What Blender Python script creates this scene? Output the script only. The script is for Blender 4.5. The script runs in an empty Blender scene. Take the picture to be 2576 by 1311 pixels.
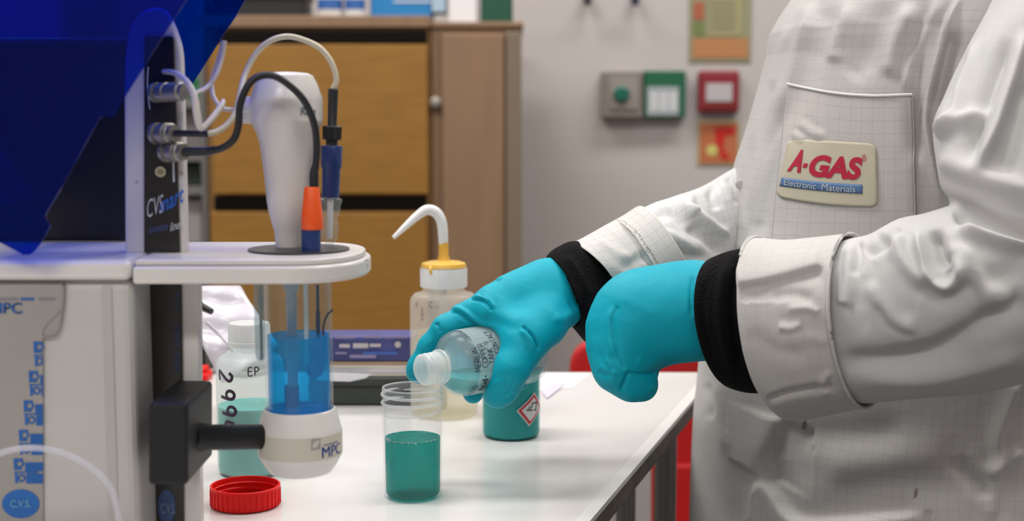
import bpy, bmesh, math, random
import numpy as np
from mathutils import Vector, Matrix
from mathutils.bvhtree import BVHTree
from mathutils import noise as mnoise
import openvdb as vdb

random.seed(7)
SC = bpy.context.scene
COL = SC.collection
# ------------------------------------------------------------------ camera
F = 3578.0; CX, CY = 1288.0, 655.5
PITCH = math.radians(6.1); CAMZ = 1.2
cam_d = bpy.data.cameras.new('camera'); cam = bpy.data.objects.new('camera', cam_d); COL.objects.link(cam)
cam.location = (0, 0, CAMZ); cam.rotation_euler = (math.pi/2 - PITCH, 0, 0)
cam_d.sensor_width = 36; cam_d.lens = 36*F/2576; cam_d.clip_start = .05
cam_d.dof.use_dof = True; cam_d.dof.focus_distance = 1.105; cam_d.dof.aperture_fstop = 5.8
SC.camera = cam
SC.view_settings.view_transform = 'Standard'; SC.view_settings.look = 'None'
SC.view_settings.gamma = 1; SC.view_settings.use_curve_mapping = False
SC.view_settings.exposure = 0.45; SC.cycles.transparent_max_bounces = 48; SC.cycles.max_bounces = 10
w = bpy.data.worlds.new('world'); SC.world = w; w.use_nodes = True
w.node_tree.nodes['Background'].inputs[0].default_value = (.9, .95, 1, 1)
w.node_tree.nodes['Background'].inputs[1].default_value = .15
LAMPS = [(-.75, 1.15, 17), (.75, 1.15, 10.5), (-.9, 2.6, 15), (.9, 2.6, 15), (-.9, -1.0, 19), (.9, -1.0, 10)]

FW = Vector((0, math.cos(PITCH), -math.sin(PITCH))); UP = Vector((0, math.sin(PITCH), math.cos(PITCH)))
CAM = Vector((0, 0, CAMZ))
def ray(px, py): return Vector(((px-CX)/F, 0, 0)) + FW - UP*((py-CY)/F)
def P(px, py, Y):
    d = ray(px, py); return CAM + d*(Y/d.y)
def Pz(px, py, z):
    d = ray(px, py); return CAM + d*((z-CAMZ)/d.z)
def proj(V):
    V = np.asarray(V, float) - np.array(CAM)
    dep = V @ np.array(FW); return CX + F*V[:, 0]/dep, CY - F*(V @ np.array(UP))/dep
def R(px, Y): return px/F*Y           # pixel radius at depth Y -> metres
TZ = .90                               # bench top

# ------------------------------------------------------------------ materials
MATS = {}
def mat(name, col, rough=.5, metal=0, bump=None, noise=None, coat=0, spec=.5, sheen=0, sss=0):
    if name in MATS: return MATS[name]
    m = bpy.data.materials.new(name); m.use_nodes = True; nt = m.node_tree; b = nt.nodes['Principled BSDF']
    b.inputs['Base Color'].default_value = (*col, 1); b.inputs['Roughness'].default_value = rough
    b.inputs['Metallic'].default_value = metal; b.inputs['Coat Weight'].default_value = coat
    b.inputs['Specular IOR Level'].default_value = spec; b.inputs['Sheen Weight'].default_value = sheen
    if sss:
        b.inputs['Subsurface Weight'].default_value = sss; b.inputs['Subsurface Radius'].default_value = (.01, .01, .01); b.inputs['Subsurface Scale'].default_value = .5
    tc = nt.nodes.new('ShaderNodeTexCoord')
    if noise:                           # (scale, strength, (sx,sy,sz))
        n = nt.nodes.new('ShaderNodeTexNoise'); n.inputs['Scale'].default_value = noise[0]; n.inputs['Detail'].default_value = 5
        mp = nt.nodes.new('ShaderNodeMapping'); mp.inputs['Scale'].default_value = noise[2] if len(noise) > 2 else (1, 1, 1)
        nt.links.new(tc.outputs['Object'], mp.inputs[0]); nt.links.new(mp.outputs[0], n.inputs['Vector'])
        r = nt.nodes.new('ShaderNodeValToRGB'); s = noise[1]
        r.color_ramp.elements[0].position = .3; r.color_ramp.elements[1].position = .7
        r.color_ramp.elements[0].color = (*[c*(1-s) for c in col], 1); r.color_ramp.elements[1].color = (*[min(1, c*(1+s*.6)) for c in col], 1)
        nt.links.new(n.outputs['Fac'], r.inputs[0]); nt.links.new(r.outputs[0], b.inputs['Base Color'])
    if bump:                            # (scale, strength)
        n = nt.nodes.new('ShaderNodeTexNoise'); n.inputs['Scale'].default_value = bump[0]; n.inputs['Detail'].default_value = 4
        nt.links.new(tc.outputs['Object'], n.inputs['Vector'])
        bp = nt.nodes.new('ShaderNodeBump'); bp.inputs['Strength'].default_value = bump[1]; bp.inputs['Distance'].default_value = .002
        nt.links.new(n.outputs['Fac'], bp.inputs['Height']); nt.links.new(bp.outputs[0], b.inputs['Normal'])
    MATS[name] = m; return m

def clear(name, tint, milk=.1, milkcol=(.9, .92, .93), gloss=.9, ior=1.45, rough=.03, transl=.5):
    """thin clear or milky plastic: tinted transparency, some milky scatter, fresnel gloss"""
    if name in MATS: return MATS[name]
    m = bpy.data.materials.new(name); m.use_nodes = True; nt = m.node_tree; nt.nodes.clear(); N = nt.nodes.new; L = nt.links.new
    out = N('ShaderNodeOutputMaterial'); tr = N('ShaderNodeBsdfTransparent'); tr.inputs[0].default_value = (*tint, 1)
    df = N('ShaderNodeBsdfDiffuse'); df.inputs[0].default_value = (*milkcol, 1)
    tl = N('ShaderNodeBsdfTranslucent'); tl.inputs[0].default_value = (*milkcol, 1)
    mm = N('ShaderNodeMixShader'); mm.inputs[0].default_value = transl; L(df.outputs[0], mm.inputs[1]); L(tl.outputs[0], mm.inputs[2])
    m1 = N('ShaderNodeMixShader'); m1.inputs[0].default_value = milk; L(tr.outputs[0], m1.inputs[1]); L(mm.outputs[0], m1.inputs[2])
    gl = N('ShaderNodeBsdfGlossy'); gl.inputs['Roughness'].default_value = rough
    fr = N('ShaderNodeLayerWeight'); fr.inputs[0].default_value = .5
    fp = N('ShaderNodeMath'); fp.operation = 'POWER'; fp.inputs[1].default_value = 4.5; L(fr.outputs['Facing'], fp.inputs[0])
    fm = N('ShaderNodeMath'); fm.operation = 'MULTIPLY_ADD'; fm.inputs[1].default_value = .55*gloss; fm.inputs[2].default_value = .014*gloss; L(fp.outputs[0], fm.inputs[0])
    m2 = N('ShaderNodeMixShader'); L(fm.outputs[0], m2.inputs[0]); L(m1.outputs[0], m2.inputs[1]); L(gl.outputs[0], m2.inputs[2])
    L(m2.outputs[0], out.inputs[0]); MATS[name] = m; return m

def cloth_mat(name, col, line=.55, cell=.0085, rough=.85, stain=0.0):
    """white anti-static cloth: woven dashed carbon grid following the UVs (metres), fine twill relief"""
    m = bpy.data.materials.new(name); m.use_nodes = True; nt = m.node_tree; b = nt.nodes['Principled BSDF']; N = nt.nodes.new; L = nt.links.new
    b.inputs['Roughness'].default_value = rough; b.inputs['Sheen Weight'].default_value = .03; b.inputs['Specular IOR Level'].default_value = .25
    uv = N('ShaderNodeUVMap'); sep = N('ShaderNodeSeparateXYZ'); L(uv.outputs[0], sep.inputs[0])
    def M(op, a, c=None):
        n = N('ShaderNodeMath'); n.operation = op
        for i, x in enumerate((a, c)):
            if x is None: continue
            if isinstance(x, (int, float)): n.inputs[i].default_value = x
            else: L(x, n.inputs[i])
        return n.outputs[0]
    def lines(s, t, duty):
        fr = M('FRACT', M('DIVIDE', s, cell)); ln = M('LESS_THAN', fr, .045)
        dash = M('LESS_THAN', M('FRACT', M('DIVIDE', t, .0013)), duty)
        return M('MULTIPLY', ln, M('ADD', M('MULTIPLY', dash, .75), .25))
    g = M('MAXIMUM', lines(sep.outputs[0], sep.outputs[1], .6), lines(sep.outputs[1], sep.outputs[0], .6))
    nz = N('ShaderNodeTexNoise'); nz.inputs['Scale'].default_value = 14; nz.inputs['Detail'].default_value = 5
    tc = N('ShaderNodeTexCoord'); L(tc.outputs['Object'], nz.inputs['Vector'])
    cr = N('ShaderNodeValToRGB'); cr.color_ramp.elements[0].position = .3; cr.color_ramp.elements[1].position = .65
    cr.color_ramp.elements[0].color = (col[0]*.92, col[1]*.925, col[2]*.92, 1); cr.color_ramp.elements[1].color = (*col, 1)
    L(nz.outputs['Fac'], cr.inputs[0])
    mx = N('ShaderNodeMixRGB'); mx.inputs[2].default_value = (.16, .16, .17, 1)
    L(M('MULTIPLY', g, line), mx.inputs[0]); L(cr.outputs[0], mx.inputs[1]); L(mx.outputs[0], b.inputs['Base Color'])
    # twill + small creasing
    tw = M('FRACT', M('DIVIDE', M('ADD', sep.outputs[0], M('MULTIPLY', sep.outputs[1], .6)), .0009))
    n2 = N('ShaderNodeTexNoise'); n2.inputs['Scale'].default_value = 45; n2.inputs['Detail'].default_value = 6; L(tc.outputs['Object'], n2.inputs['Vector'])
    h = M('ADD', M('MULTIPLY', tw, .10), n2.outputs['Fac'])
    bp = N('ShaderNodeBump'); bp.inputs['Strength'].default_value = .35; bp.inputs['Distance'].default_value = .002; L(h, bp.inputs['Height']); L(bp.outputs[0], b.inputs['Normal'])
    MATS[name] = m; return m

# ------------------------------------------------------------------ mesh helpers
def tag(o, label=None, cat=None, group=None, kind=None):
    if label: o['label'] = label
    if cat: o['category'] = cat
    if group: o['group'] = group
    if kind: o['kind'] = kind
    return o
def thing(name, label, cat, loc=(0, 0, 0), group=None):
    o = bpy.data.objects.new(name, None); COL.objects.link(o); o.location = loc; o.empty_display_size = .02
    return tag(o, label, cat, group)
def setp(o, parent):
    if parent is not None:
        o.parent = parent
        # all parts carry world coordinates; only the top Empty has a location
        if parent.type == 'EMPTY': o.matrix_parent_inverse = Matrix.Translation(-Vector(parent.location))
    return o
def mk(name, V, Fc, m, parent=None, smooth=True, uv=None, bevel=0, label=None, kind=None, autos=None):
    me = bpy.data.meshes.new(name); me.from_pydata([tuple(v) for v in V], [], [tuple(int(i) for i in f) for f in Fc]); me.update()
    bm = bmesh.new(); bm.from_mesh(me)
    bmesh.ops.recalc_face_normals(bm, faces=bm.faces); bm.to_mesh(me); bm.free()
    return fin(name, me, m, parent, smooth, uv, bevel, label, kind, autos)
def fin(name, me, m, parent=None, smooth=True, uv=None, bevel=0, label=None, kind=None, autos=None):
    if uv is not None:
        l = me.uv_layers.new(name='UVMap'); idx = np.empty(len(me.loops), np.int32); me.loops.foreach_get('vertex_index', idx)
        l.data.foreach_set('uv', np.asarray(uv, np.float32)[idx].ravel())
    if smooth: me.polygons.foreach_set('use_smooth', [True]*len(me.polygons))
    if autos is not None: me.set_sharp_from_angle(angle=math.radians(autos))
    me.materials.append(m); o = bpy.data.objects.new(name, me); COL.objects.link(o); setp(o, parent)
    if bevel:
        b = o.modifiers.new('bevel', 'BEVEL'); b.width = bevel; b.segments = 3; b.limit_method = 'ANGLE'; b.angle_limit = math.radians(40)
        me.set_sharp_from_angle(angle=math.radians(35)) if smooth else None
    if label: o['label'] = label
    if kind: o['kind'] = kind
    return o
def box(name, a, b, m, parent=None, bevel=.001, **k):
    x0, y0, z0 = a; x1, y1, z1 = b
    V = [(x, y, z) for x in (x0, x1) for y in (y0, y1) for z in (z0, z1)]
    Fc = [(0, 1, 3, 2), (4, 6, 7, 5), (0, 4, 5, 1), (2, 3, 7, 6), (0, 2, 6, 4), (1, 5, 7, 3)]
    return mk(name, V, Fc, m, parent, smooth=False, bevel=bevel, **k)
def pbox(name, x0, y0, x1, y1, Y0, Y1, m, parent=None, bevel=.001, **k):
    a = P(x0, y1, Y0); b = P(x1, y0, Y0)
    return box(name, (a.x, Y0, a.z), (b.x, Y1, b.z), m, parent, bevel, **k)
def pext(name, poly, Y0, Y1, m, parent=None, bevel=.001, smooth=False, **k):
    f = [P(x, y, Y0) for x, y in poly]; n = len(f)
    V = [tuple(p) for p in f] + [(p.x, Y1, p.z) for p in f]
    Fc = [tuple(range(n)), tuple(range(2*n-1, n-1, -1))] + [(i, (i+1) % n, n+(i+1) % n, n+i) for i in range(n)]
    return mk(name, V, Fc, m, parent, smooth=smooth, bevel=bevel, **k)
def frame(axis):
    z = Vector(axis).normalized(); x = Vector((0, 0, 1)).cross(z)
    if x.length < 1e-3: x = Vector((1, 0, 0))
    x.normalize(); return x, z.cross(x), z
def lathe(name, prof, c, m, parent=None, axis=(0, 0, 1), n=64, rib=None, autos=30, **k):
    """prof: list of (r, h) along axis from c.  rib=(count, depth, i0, i1) ripples rows i0..i1"""
    ex, ey, ez = frame(axis); c = Vector(c); V = []; Fc = []
    for i, (r, h) in enumerate(prof):
        for j in range(n):
            t = 2*math.pi*j/n; rr = max(r, 1e-5)
            if rib and rib[2] <= i <= rib[3]: rr += rib[1]*((math.cos(t*rib[0]) > 0) - .5)
            V.append(c + ex*(rr*math.cos(t)) + ey*(rr*math.sin(t)) + ez*h)
    for i in range(len(prof)-1):
        for j in range(n):
            a = i*n+j; b = i*n+(j+1) % n; Fc.append((a, b, b+n, a+n))
    if prof[0][0] > 1e-4 and not k.pop('open', False): Fc.append(tuple(range(n)))
    if prof[-1][0] > 1e-4 and not k.pop('open2', False): Fc.append(tuple(range((len(prof)-1)*n, len(prof)*n)))
    return mk(name, V, Fc, m, parent, autos=autos, **k)
def smoothpath(pts, per=8):
    p = [np.array(q, float) for q in pts]; p = [2*p[0]-p[1]] + p + [2*p[-1]-p[-2]]; out = []
    for i in range(1, len(p)-2):
        for s in range(per):
            t = s/per; a, b, c, d = p[i-1:i+3]
            out.append(.5*((2*b)+(c-a)*t+(2*a-5*b+4*c-d)*t*t+(3*b-a-3*c+d)*t**3))
    out.append(p[-2]); return out
def tube(name, pts, r, m, parent=None, n=12, per=8, flat=1, **k):
    """pts world points; r scalar or list"""
    rs = [r]*len(pts) if not hasattr(r, '__len__') else list(r)
    q = smoothpath([(*Vector(p), rr) for p, rr in zip(pts, rs)], per); V = []; Fc = []
    up = None
    for i, s in enumerate(q):
        a = Vector(q[max(i-1, 0)][:3]); b = Vector(q[min(i+1, len(q)-1)][:3]); t = (b-a).normalized()
        if up is None: up = frame(t)[0]
        up = (up - t*up.dot(t)).normalized(); sd = t.cross(up)
        for j in range(n):
            an = 2*math.pi*j/n; V.append(Vector(s[:3]) + (up*math.cos(an) + sd*math.sin(an)*flat)*max(s[3], 1e-4))
    for i in range(len(q)-1):
        for j in range(n):
            a = i*n+j; b = i*n+(j+1) % n; Fc.append((a, b, b+n, a+n))
    Fc.append(tuple(range(n))); Fc.append(tuple(range((len(q)-1)*n, len(q)*n)))
    return mk(name, V, Fc, m, parent, autos=50, **k)
def ptube(name, pp, rpx, m, parent=None, **k):
    """pp: (px,py,Y); rpx pixels"""
    rs = [rpx]*len(pp) if not hasattr(rpx, '__len__') else rpx
    return tube(name, [P(*p) for p in pp], [R(r, p[2]) for r, p in zip(rs, pp)], m, parent, **k)

# flat lettering -> 2D triangles
def text2d(s, bold=0.0, shear=0.0):
    cu = bpy.data.curves.new('t', 'FONT'); cu.body = s; cu.size = 1; cu.offset = bold; cu.shear = shear; cu.resolution_u = 5
    o = bpy.data.objects.new('t', cu); me = bpy.data.meshes.new_from_object(o)
    V = np.array([v.co[:2] for v in me.vertices]); Fc = [tuple(p.vertices) for p in me.polygons]
    bpy.data.objects.remove(o); bpy.data.meshes.remove(me); bpy.data.curves.remove(cu)
    lo, hi = V.min(0), V.max(0); return (V-lo)/(hi[1]-lo[1]), Fc, (hi[0]-lo[0])/(hi[1]-lo[1])
# handwriting: strokes in a unit-high box
def arc(cx, cy, rx, ry, a0, a1, n=10): return [(cx+rx*math.cos(math.radians(a0+(a1-a0)*i/n)), cy+ry*math.sin(math.radians(a0+(a1-a0)*i/n))) for i in range(n+1)]
PEN = {
 'M': (.8, [[(0, 0), (.12, 1), (.4, .35), (.68, 1), (.8, 0)]]), 'E': (.5, [[(.5, 1), (.03, .97), (0, 0), (.5, .02)], [(0, .52), (.42, .55)]]),
 'R': (.55, [[(0, 0), (0, 1), (.3, 1.02), (.5, .8), (.35, .55), (0, .48)], [(.2, .5), (.55, 0)]]), 'L': (.5, [[(0, 1), (.02, 0), (.5, .03)]]),
 'I': (.15, [[(.07, 1), (.05, 0)]]), 'N': (.6, [[(0, 0), (.02, 1), (.55, 0), (.6, 1)]]), 'C': (.6, [arc(.36, .5, .36, .5, 50, 310, 14)]),
 'O': (.65, [arc(.33, .5, .33, .5, 90, 455, 18)]), 'P': (.5, [[(0, 0), (0, 1), (.3, 1.02), (.48, .78), (.32, .52), (0, .48)]]),
 'T': (.6, [[(0, 1), (.6, .98)], [(.3, 1), (.27, 0)]]), 'A': (.6, [[(0, 0), (.3, 1), (.6, 0)], [(.12, .38), (.5, .4)]]),
 'K': (.55, [[(0, 1), (0, 0)], [(.5, 1), (.03, .48), (.55, 0)]]), 'S': (.5, [[(.48, .9), (.25, 1), (.03, .78), (.2, .55), (.42, .4), (.46, .15), (.22, 0), (0, .12)]]),
 '9': (.5, [arc(.25, .72, .24, .27, 0, 360, 14) + [(.47, .4), (.42, 0)]]), '3': (.5, [[(.03, .95), (.3, 1), (.45, .78), (.2, .55), (.48, .32), (.3, 0), (0, .08)]]),
 '0': (.5, [arc(.25, .5, .24, .5, 90, 460, 16)]), '2': (.55, [[(.03, .8), (.2, 1), (.45, .92), (.45, .65), (0, .02), (.55, .05)]]),
 '4': (.6, [[(.1, 1), (.05, .45), (.6, .42)], [(.48, .95), (.42, -.05)]]), '-': (.5, [[(.08, .45), (.45, .48)]]), ' ': (.4, []),
 'c': (.4, [arc(.22, .3, .2, .28, 50, 310, 10)]), 'i': (.15, [[(.07, .55), (.07, 0)], [(.07, .8), (.08, .84)]]),
 'd': (.5, [arc(.22, .28, .2, .26, 20, 340, 12), [(.44, 1), (.42, 0)]]), 'X': (.5, [[(0, 1), (.5, 0)], [(.5, 1), (0, 0)]]),
}
def pen2d(s, wd=.1, gap=.22):
    V = []; Fc = []; x = 0
    for ch in s:
        w_, strokes = PEN[ch]
        for st in strokes:
            q = smoothpath([(a, b) for a, b in st], 4) if len(st) > 2 else [np.array(p) for p in st]
            L0 = len(V)
            for i, p in enumerate(q):
                a = q[max(i-1, 0)]; b = q[min(i+1, len(q)-1)]; t = b-a; t = t/(np.linalg.norm(t)+1e-9); nn = np.array((-t[1], t[0]))
                V.append((p[0]+x+nn[0]*wd/2, p[1]+nn[1]*wd/2)); V.append((p[0]+x-nn[0]*wd/2, p[1]-nn[1]*wd/2))
            for i in range(len(q)-1): a = L0+2*i; Fc.append((a, a+1, a+3, a+2))
        x += w_+gap
    return np.array(V), Fc, x-gap
def mapped(name, data, fn, m, parent, **k):
    V, Fc, _ = data
    me = bpy.data.meshes.new(name); me.from_pydata([tuple(fn(a, b)) for a, b in V], [], Fc); me.update()
    return fin(name, me, m, parent, smooth=False, **k)
def flat_text(name, s, x0, yb, h, Y, m, parent, bold=0, shear=0, wscale=1, off=.0006, rise=0, **k):
    """text on a frontal plane at depth Y: baseline yb, height h px"""
    d = text2d(s, bold, shear)
    return mapped(name, d, lambda a, b: P(x0+a*h*wscale, yb-b*h-rise*a, Y-off), m, parent, **k)

# ------------------------------------------------------------------ signed-distance modelling (one continuous skin)
class SDF:
    def __init__(s, lo, hi, vs):
        s.lo = np.array(lo, float); s.vs = vs; s.n = np.ceil((np.array(hi)-s.lo)/vs).astype(int)+1
        s.f = np.full(s.n, .05, np.float32); s.ax = [s.lo[i]+vs*np.arange(s.n[i]) for i in range(3)]
    def _sl(s, a, b, pad):
        lo = np.minimum(a, b)-pad; hi = np.maximum(a, b)+pad; i0 = np.clip(((lo-s.lo)/s.vs).astype(int), 0, s.n-1); i1 = np.clip(((hi-s.lo)/s.vs).astype(int)+2, 1, s.n)
        return tuple(slice(i, j) for i, j in zip(i0, i1))
    def _pts(s, sl): return np.stack(np.meshgrid(*[s.ax[i][sl[i]] for i in range(3)], indexing='ij'), -1)
    def seg(s, a, b, ra, rb, sq=None):
        a = np.array(a, float); b = np.array(b, float); sl = s._sl(a, b, max(ra, rb)*1.6+.03); p = s._pts(sl); ab = b-a
        t = np.clip(((p-a)@ab)/(ab@ab+1e-12), 0, 1); q = p-a-t[..., None]*ab
        if sq is not None:               # squash along a direction: sq=(dir, factor>1 thins)
            dd = np.array(Vector(sq[0]).normalized()); q = q + (q@dd)[..., None]*dd*(sq[1]-1)
        return sl, (np.sqrt((q*q).sum(-1)) - (ra+(rb-ra)*t)).astype(np.float32)
    def add(s, a, b, ra, rb, k=.008, sq=None):
        sl, d = s.seg(a, b, ra, rb, sq); f = s.f[sl]; h = np.maximum(k-np.abs(f-d), 0)/k; s.f[sl] = np.minimum(f, d)-h*h*k*.25
    def chain(s, pts, k=.008, sq=None):
        for (a, ra), (b, rb) in zip(pts[:-1], pts[1:]): s.add(a, b, ra, rb, k, sq)
    def cut(s, a, b, ra, rb, k=.002):
        sl, d = s.seg(a, b, ra, rb); d = -d; f = s.f[sl]; h = np.maximum(k-np.abs(f-d), 0)/k; s.f[sl] = np.maximum(f, d)+h*h*k*.25
    def mesh(s):
        g = vdb.FloatGrid(); g.background = .05; g.copyFromArray(s.f); g.transform = vdb.createLinearTransform(voxelSize=s.vs)
        p, q = g.convertToQuads(isovalue=0.0); return p.astype(float)+s.lo, q
def vnorm(V, Q):
    n = np.cross(V[Q[:, 2]]-V[Q[:, 0]], V[Q[:, 3]]-V[Q[:, 1]]); N = np.zeros_like(V)
    for i in range(4): np.add.at(N, Q[:, i], n)
    return N/(np.linalg.norm(N, axis=1, keepdims=True)+1e-12)
def relax(V, Q, it=2, lam=.5):
    for _ in range(it):
        S = np.zeros_like(V); c = np.zeros(len(V))
        for i in range(4):
            a, b = Q[:, i], Q[:, (i+1) % 4]; np.add.at(S, a, V[b]); np.add.at(S, b, V[a]); np.add.at(c, a, 1); np.add.at(c, b, 1)
        V = V+(S/np.maximum(c, 1)[:, None]-V)*lam
    return V
def sculpt(V, Q, strokes, outward=None):
    """raise folds / press creases along lines drawn on the camera-facing side. stroke: (points, width px, height m[, mode])"""
    V = V.copy(); N = vnorm(V, Q)
    if outward is not None and np.mean(((V-outward(V))*N).sum(1)) < 0: N = -N
    toc = np.array(CAM)-V; toc /= np.linalg.norm(toc, axis=1, keepdims=True); face = np.clip((N*toc).sum(1)*2.2, 0, 1)
    X, Yp = proj(V); D = np.zeros(len(V))
    for st in strokes:
        pts, wd, am = st[:3]; mode = st[3] if len(st) > 3 else 'fold'
        q = np.array(smoothpath(pts, 5)); best = np.full(len(V), 1e9); tt = np.zeros(len(V)); sg = np.zeros(len(V)); n = len(q)-1
        lo = q.min(0)-wd*4; hi = q.max(0)+wd*4; S = np.where((X > lo[0]) & (X < hi[0]) & (Yp > lo[1]) & (Yp < hi[1]) & (face > 0))[0]
        if len(S) == 0: continue
        x, y = X[S], Yp[S]; bs = np.full(len(S), 1e9); bt = np.zeros(len(S)); bg = np.zeros(len(S))
        for i in range(n):
            a, b = q[i], q[i+1]; ab = b-a; L2 = ab@ab+1e-9; u = np.clip(((x-a[0])*ab[0]+(y-a[1])*ab[1])/L2, 0, 1)
            dx = x-a[0]-u*ab[0]; dy = y-a[1]-u*ab[1]; d = np.hypot(dx, dy); k = d < bs
            bs[k] = d[k]; bt[k] = (i+u[k])/n; bg[k] = np.sign(ab[0]*dy[k]-ab[1]*dx[k])
        end = np.clip(np.minimum(bt, 1-bt)*5, 0, 1); end = end*end*(3-2*end)
        if mode == 'fold': pr = np.exp(-(bs/wd)**2)-.16*np.exp(-((bs-2.1*wd)/(wd*1.2))**2)
        elif mode == 'soft': pr = np.exp(-(bs/wd)**2)
        elif mode == 'cut': pr = np.exp(-(bs/wd)**2); end = np.clip(end*3, 0, 1)
        elif mode == 'step': pr = np.tanh(bs*bg/wd*1.5)*np.exp(-(bs/(wd*5))**2); end = np.clip(end*3, 0, 1)
        D[S] += am*pr*end*face[S]
    return V+N*D[:, None]
def wobble(V, Q, amp, sc, seed=0):
    N = vnorm(V, Q); o = Vector((seed*7.3, seed*3.1, seed))
    d = np.array([mnoise.fractal(Vector(v)*sc+o, 1.0, 2.0, 3) for v in V]); return V+N*(d*amp)[:, None]
def sections(secs, nu, nv, close_pow=1.0):
    """loft through sections (x1,y1,x2,y2,Y,D,bulge): ellipse with the pixel points as top/bottom, D depth radius, near side shifted bulge px"""
    rows = []
    for (x1, y1, x2, y2, Y, D, bg) in secs:
        A, B = P(x1, y1, Y), P(x2, y2, Y); c = (A+B)/2; h = (A-B)/2; cp = ((x1+x2)/2, (y1+y2)/2)
        near = P(cp[0]+bg, cp[1], Y-D)-c; rows.append(np.r_[np.array(c), np.array(h), np.array(near)])
    q = np.array(smoothpath(rows, max(1, nu//(len(rows)-1)))); nu = len(q); V = np.zeros((nu, nv, 3)); UV = np.zeros((nu, nv, 2))
    th = np.linspace(0, 2*np.pi, nv, endpoint=False)
    ln = np.r_[0, np.cumsum(np.linalg.norm(np.diff(q[:, :3], axis=0), axis=1))]
    for i in range(nu):
        c, h, nr = q[i, :3], q[i, 3:6], q[i, 6:9]
        V[i] = c+np.cos(th)[:, None]*h+np.sin(th)[:, None]*nr
        UV[i, :, 0] = ln[i]; UV[i, :, 1] = (np.abs(th-np.pi)-np.pi/2)*np.linalg.norm(h)*1.05
    UV[..., 1] = (np.where(th < np.pi, th, 2*np.pi-th)-np.pi/2)[None]*np.linalg.norm(q[:, 3:6], axis=1)[:, None]
    Q = np.array([(i*nv+j, i*nv+(j+1) % nv, (i+1)*nv+(j+1) % nv, (i+1)*nv+j) for i in range(nu-1) for j in range(nv)])
    return V.reshape(-1, 3), Q, UV.reshape(-1, 2), nu
def npmesh(name, V, Q, m, parent, uv=None, label=None, flip=False, thick=0):
    Q = np.asarray(Q)
    if flip: Q = Q[:, ::-1]
    me = bpy.data.meshes.new(name); me.vertices.add(len(V)); me.vertices.foreach_set('co', np.asarray(V, np.float32).ravel())
    me.loops.add(Q.size); me.loops.foreach_set('vertex_index', Q.astype(np.int32).ravel()); me.polygons.add(len(Q)); me.polygons.foreach_set('loop_start', np.arange(0, Q.size, 4, dtype=np.int32))
    me.update(calc_edges=True); me.validate()
    o = fin(name, me, m, parent, True, uv, label=label)
    if thick:
        s = o.modifiers.new('thick', 'SOLIDIFY'); s.thickness = thick; s.offset = -1
    return o

# ------------------------------------------------------------------ palette
M_white = mat('instrument_white_plastic', (.70, .67, .64), .32, noise=(6, .05), coat=.1)
M_hou = mat('housing_white_plastic', (.52, .50, .48), .4, noise=(6, .05))
M_grey = mat('label_grey_plastic', (.33, .31, .29), .5, noise=(9, .05))
M_panel = mat('black_glossy_panel', (.016, .013, .012), .28, noise=(30, .2))
M_blk = mat('black_plastic', (.007, .007, .008), .5, bump=(300, .1), spec=.35)
M_rub = mat('black_rubber', (.012, .012, .014), .5)
M_metal = mat('nickel_metal', (.34, .32, .27), .45, .75, bump=(200, .1))
M_alu = mat('aluminium', (.34, .33, .32), .45, .8)
M_blue = mat('print_blue', (.01, .12, .42), .5)
M_navy = mat('navy_plastic', (.012, .035, .16), .35)
M_txtw = mat('print_white', (.55, .58, .58), .5)
M_txtb = mat('print_bright_blue', (.015, .12, .50), .5)
M_txtd = mat('print_dim_blue', (.03, .045, .10), .5)
M_orange = mat('orange_plastic', (.9, .10, .008), .4)
M_red = mat('red_plastic', (.80, .006, .005), .42, noise=(20, .08), spec=.25)
M_redf = mat('red_upholstery', (.52, .006, .006), .6, noise=(8, .15))
M_ink = mat('marker_ink', (.018, .01, .022), .4)
M_inkp = mat('purple_marker_ink', (.035, .012, .05), .35)
M_glass = clear('clear_glass', (.97, .98, .98), .03, gloss=.9)
M_cup = clear('clear_polypropylene', (.975, .98, .985), .025, gloss=.7, rough=.06)
M_pp = clear('natural_polyethylene', (.93, .95, .95), .42, (.84, .88, .88), gloss=.45, rough=.22, transl=.45)
M_pp2 = clear('dense_polyethylene', (.96, .98, .98), .38, (.88, .90, .89), gloss=.4, rough=.25, transl=.35)
M_cap = mat('white_polyethylene_cap', (.74, .75, .74), .35, sss=.2)
M_yel = mat('yellow_spout_plastic', (.72, .42, .06), .35, sss=.1)
M_paper = mat('paper_white', (.78, .77, .79), .8)
M_pink = mat('paper_lilac', (.60, .57, .66), .7)
# ------------------------------------------------------------------ room
m_wall = mat('painted_wall', (.49, .45, .43), .9, noise=(1.2, .04), bump=(60, .05))
m_ceil = mat('ceiling_white', (.8, .8, .79), .9)
m_floor = mat('vinyl_floor', (.16, .17, .18), .4, noise=(5, .1))
X0, X1, YB, YF, ZC = -2.6, 2.6, 3.45, -2.4, 2.75
def st(o): o['kind'] = 'structure'; return o
st(box('floor', (X0, YF, -.1), (X1, YB, 0), m_floor, bevel=0)); st(box('ceiling', (X0, YF, ZC), (X1, YB, ZC+.1), m_ceil, bevel=0))
st(box('wall_back', (X0, YB, 0), (X1, YB+.1, ZC), m_wall, bevel=0)); st(box('wall_front', (X0, YF-.1, 0), (X1, YF, ZC), m_wall, bevel=0))
st(box('wall_left', (X0-.1, YF, 0), (X0, YB, ZC), m_wall, bevel=0)); st(box('wall_right', (X1, YF, 0), (X1+.1, YB, ZC), m_wall, bevel=0))
m_dif = bpy.data.materials.new('lamp_diffuser'); m_dif.use_nodes = True; _b = m_dif.node_tree.nodes['Principled BSDF']
_b.inputs['Emission Color'].default_value = (1, .98, .95, 1); _b.inputs['Emission Strength'].default_value = 2
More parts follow.
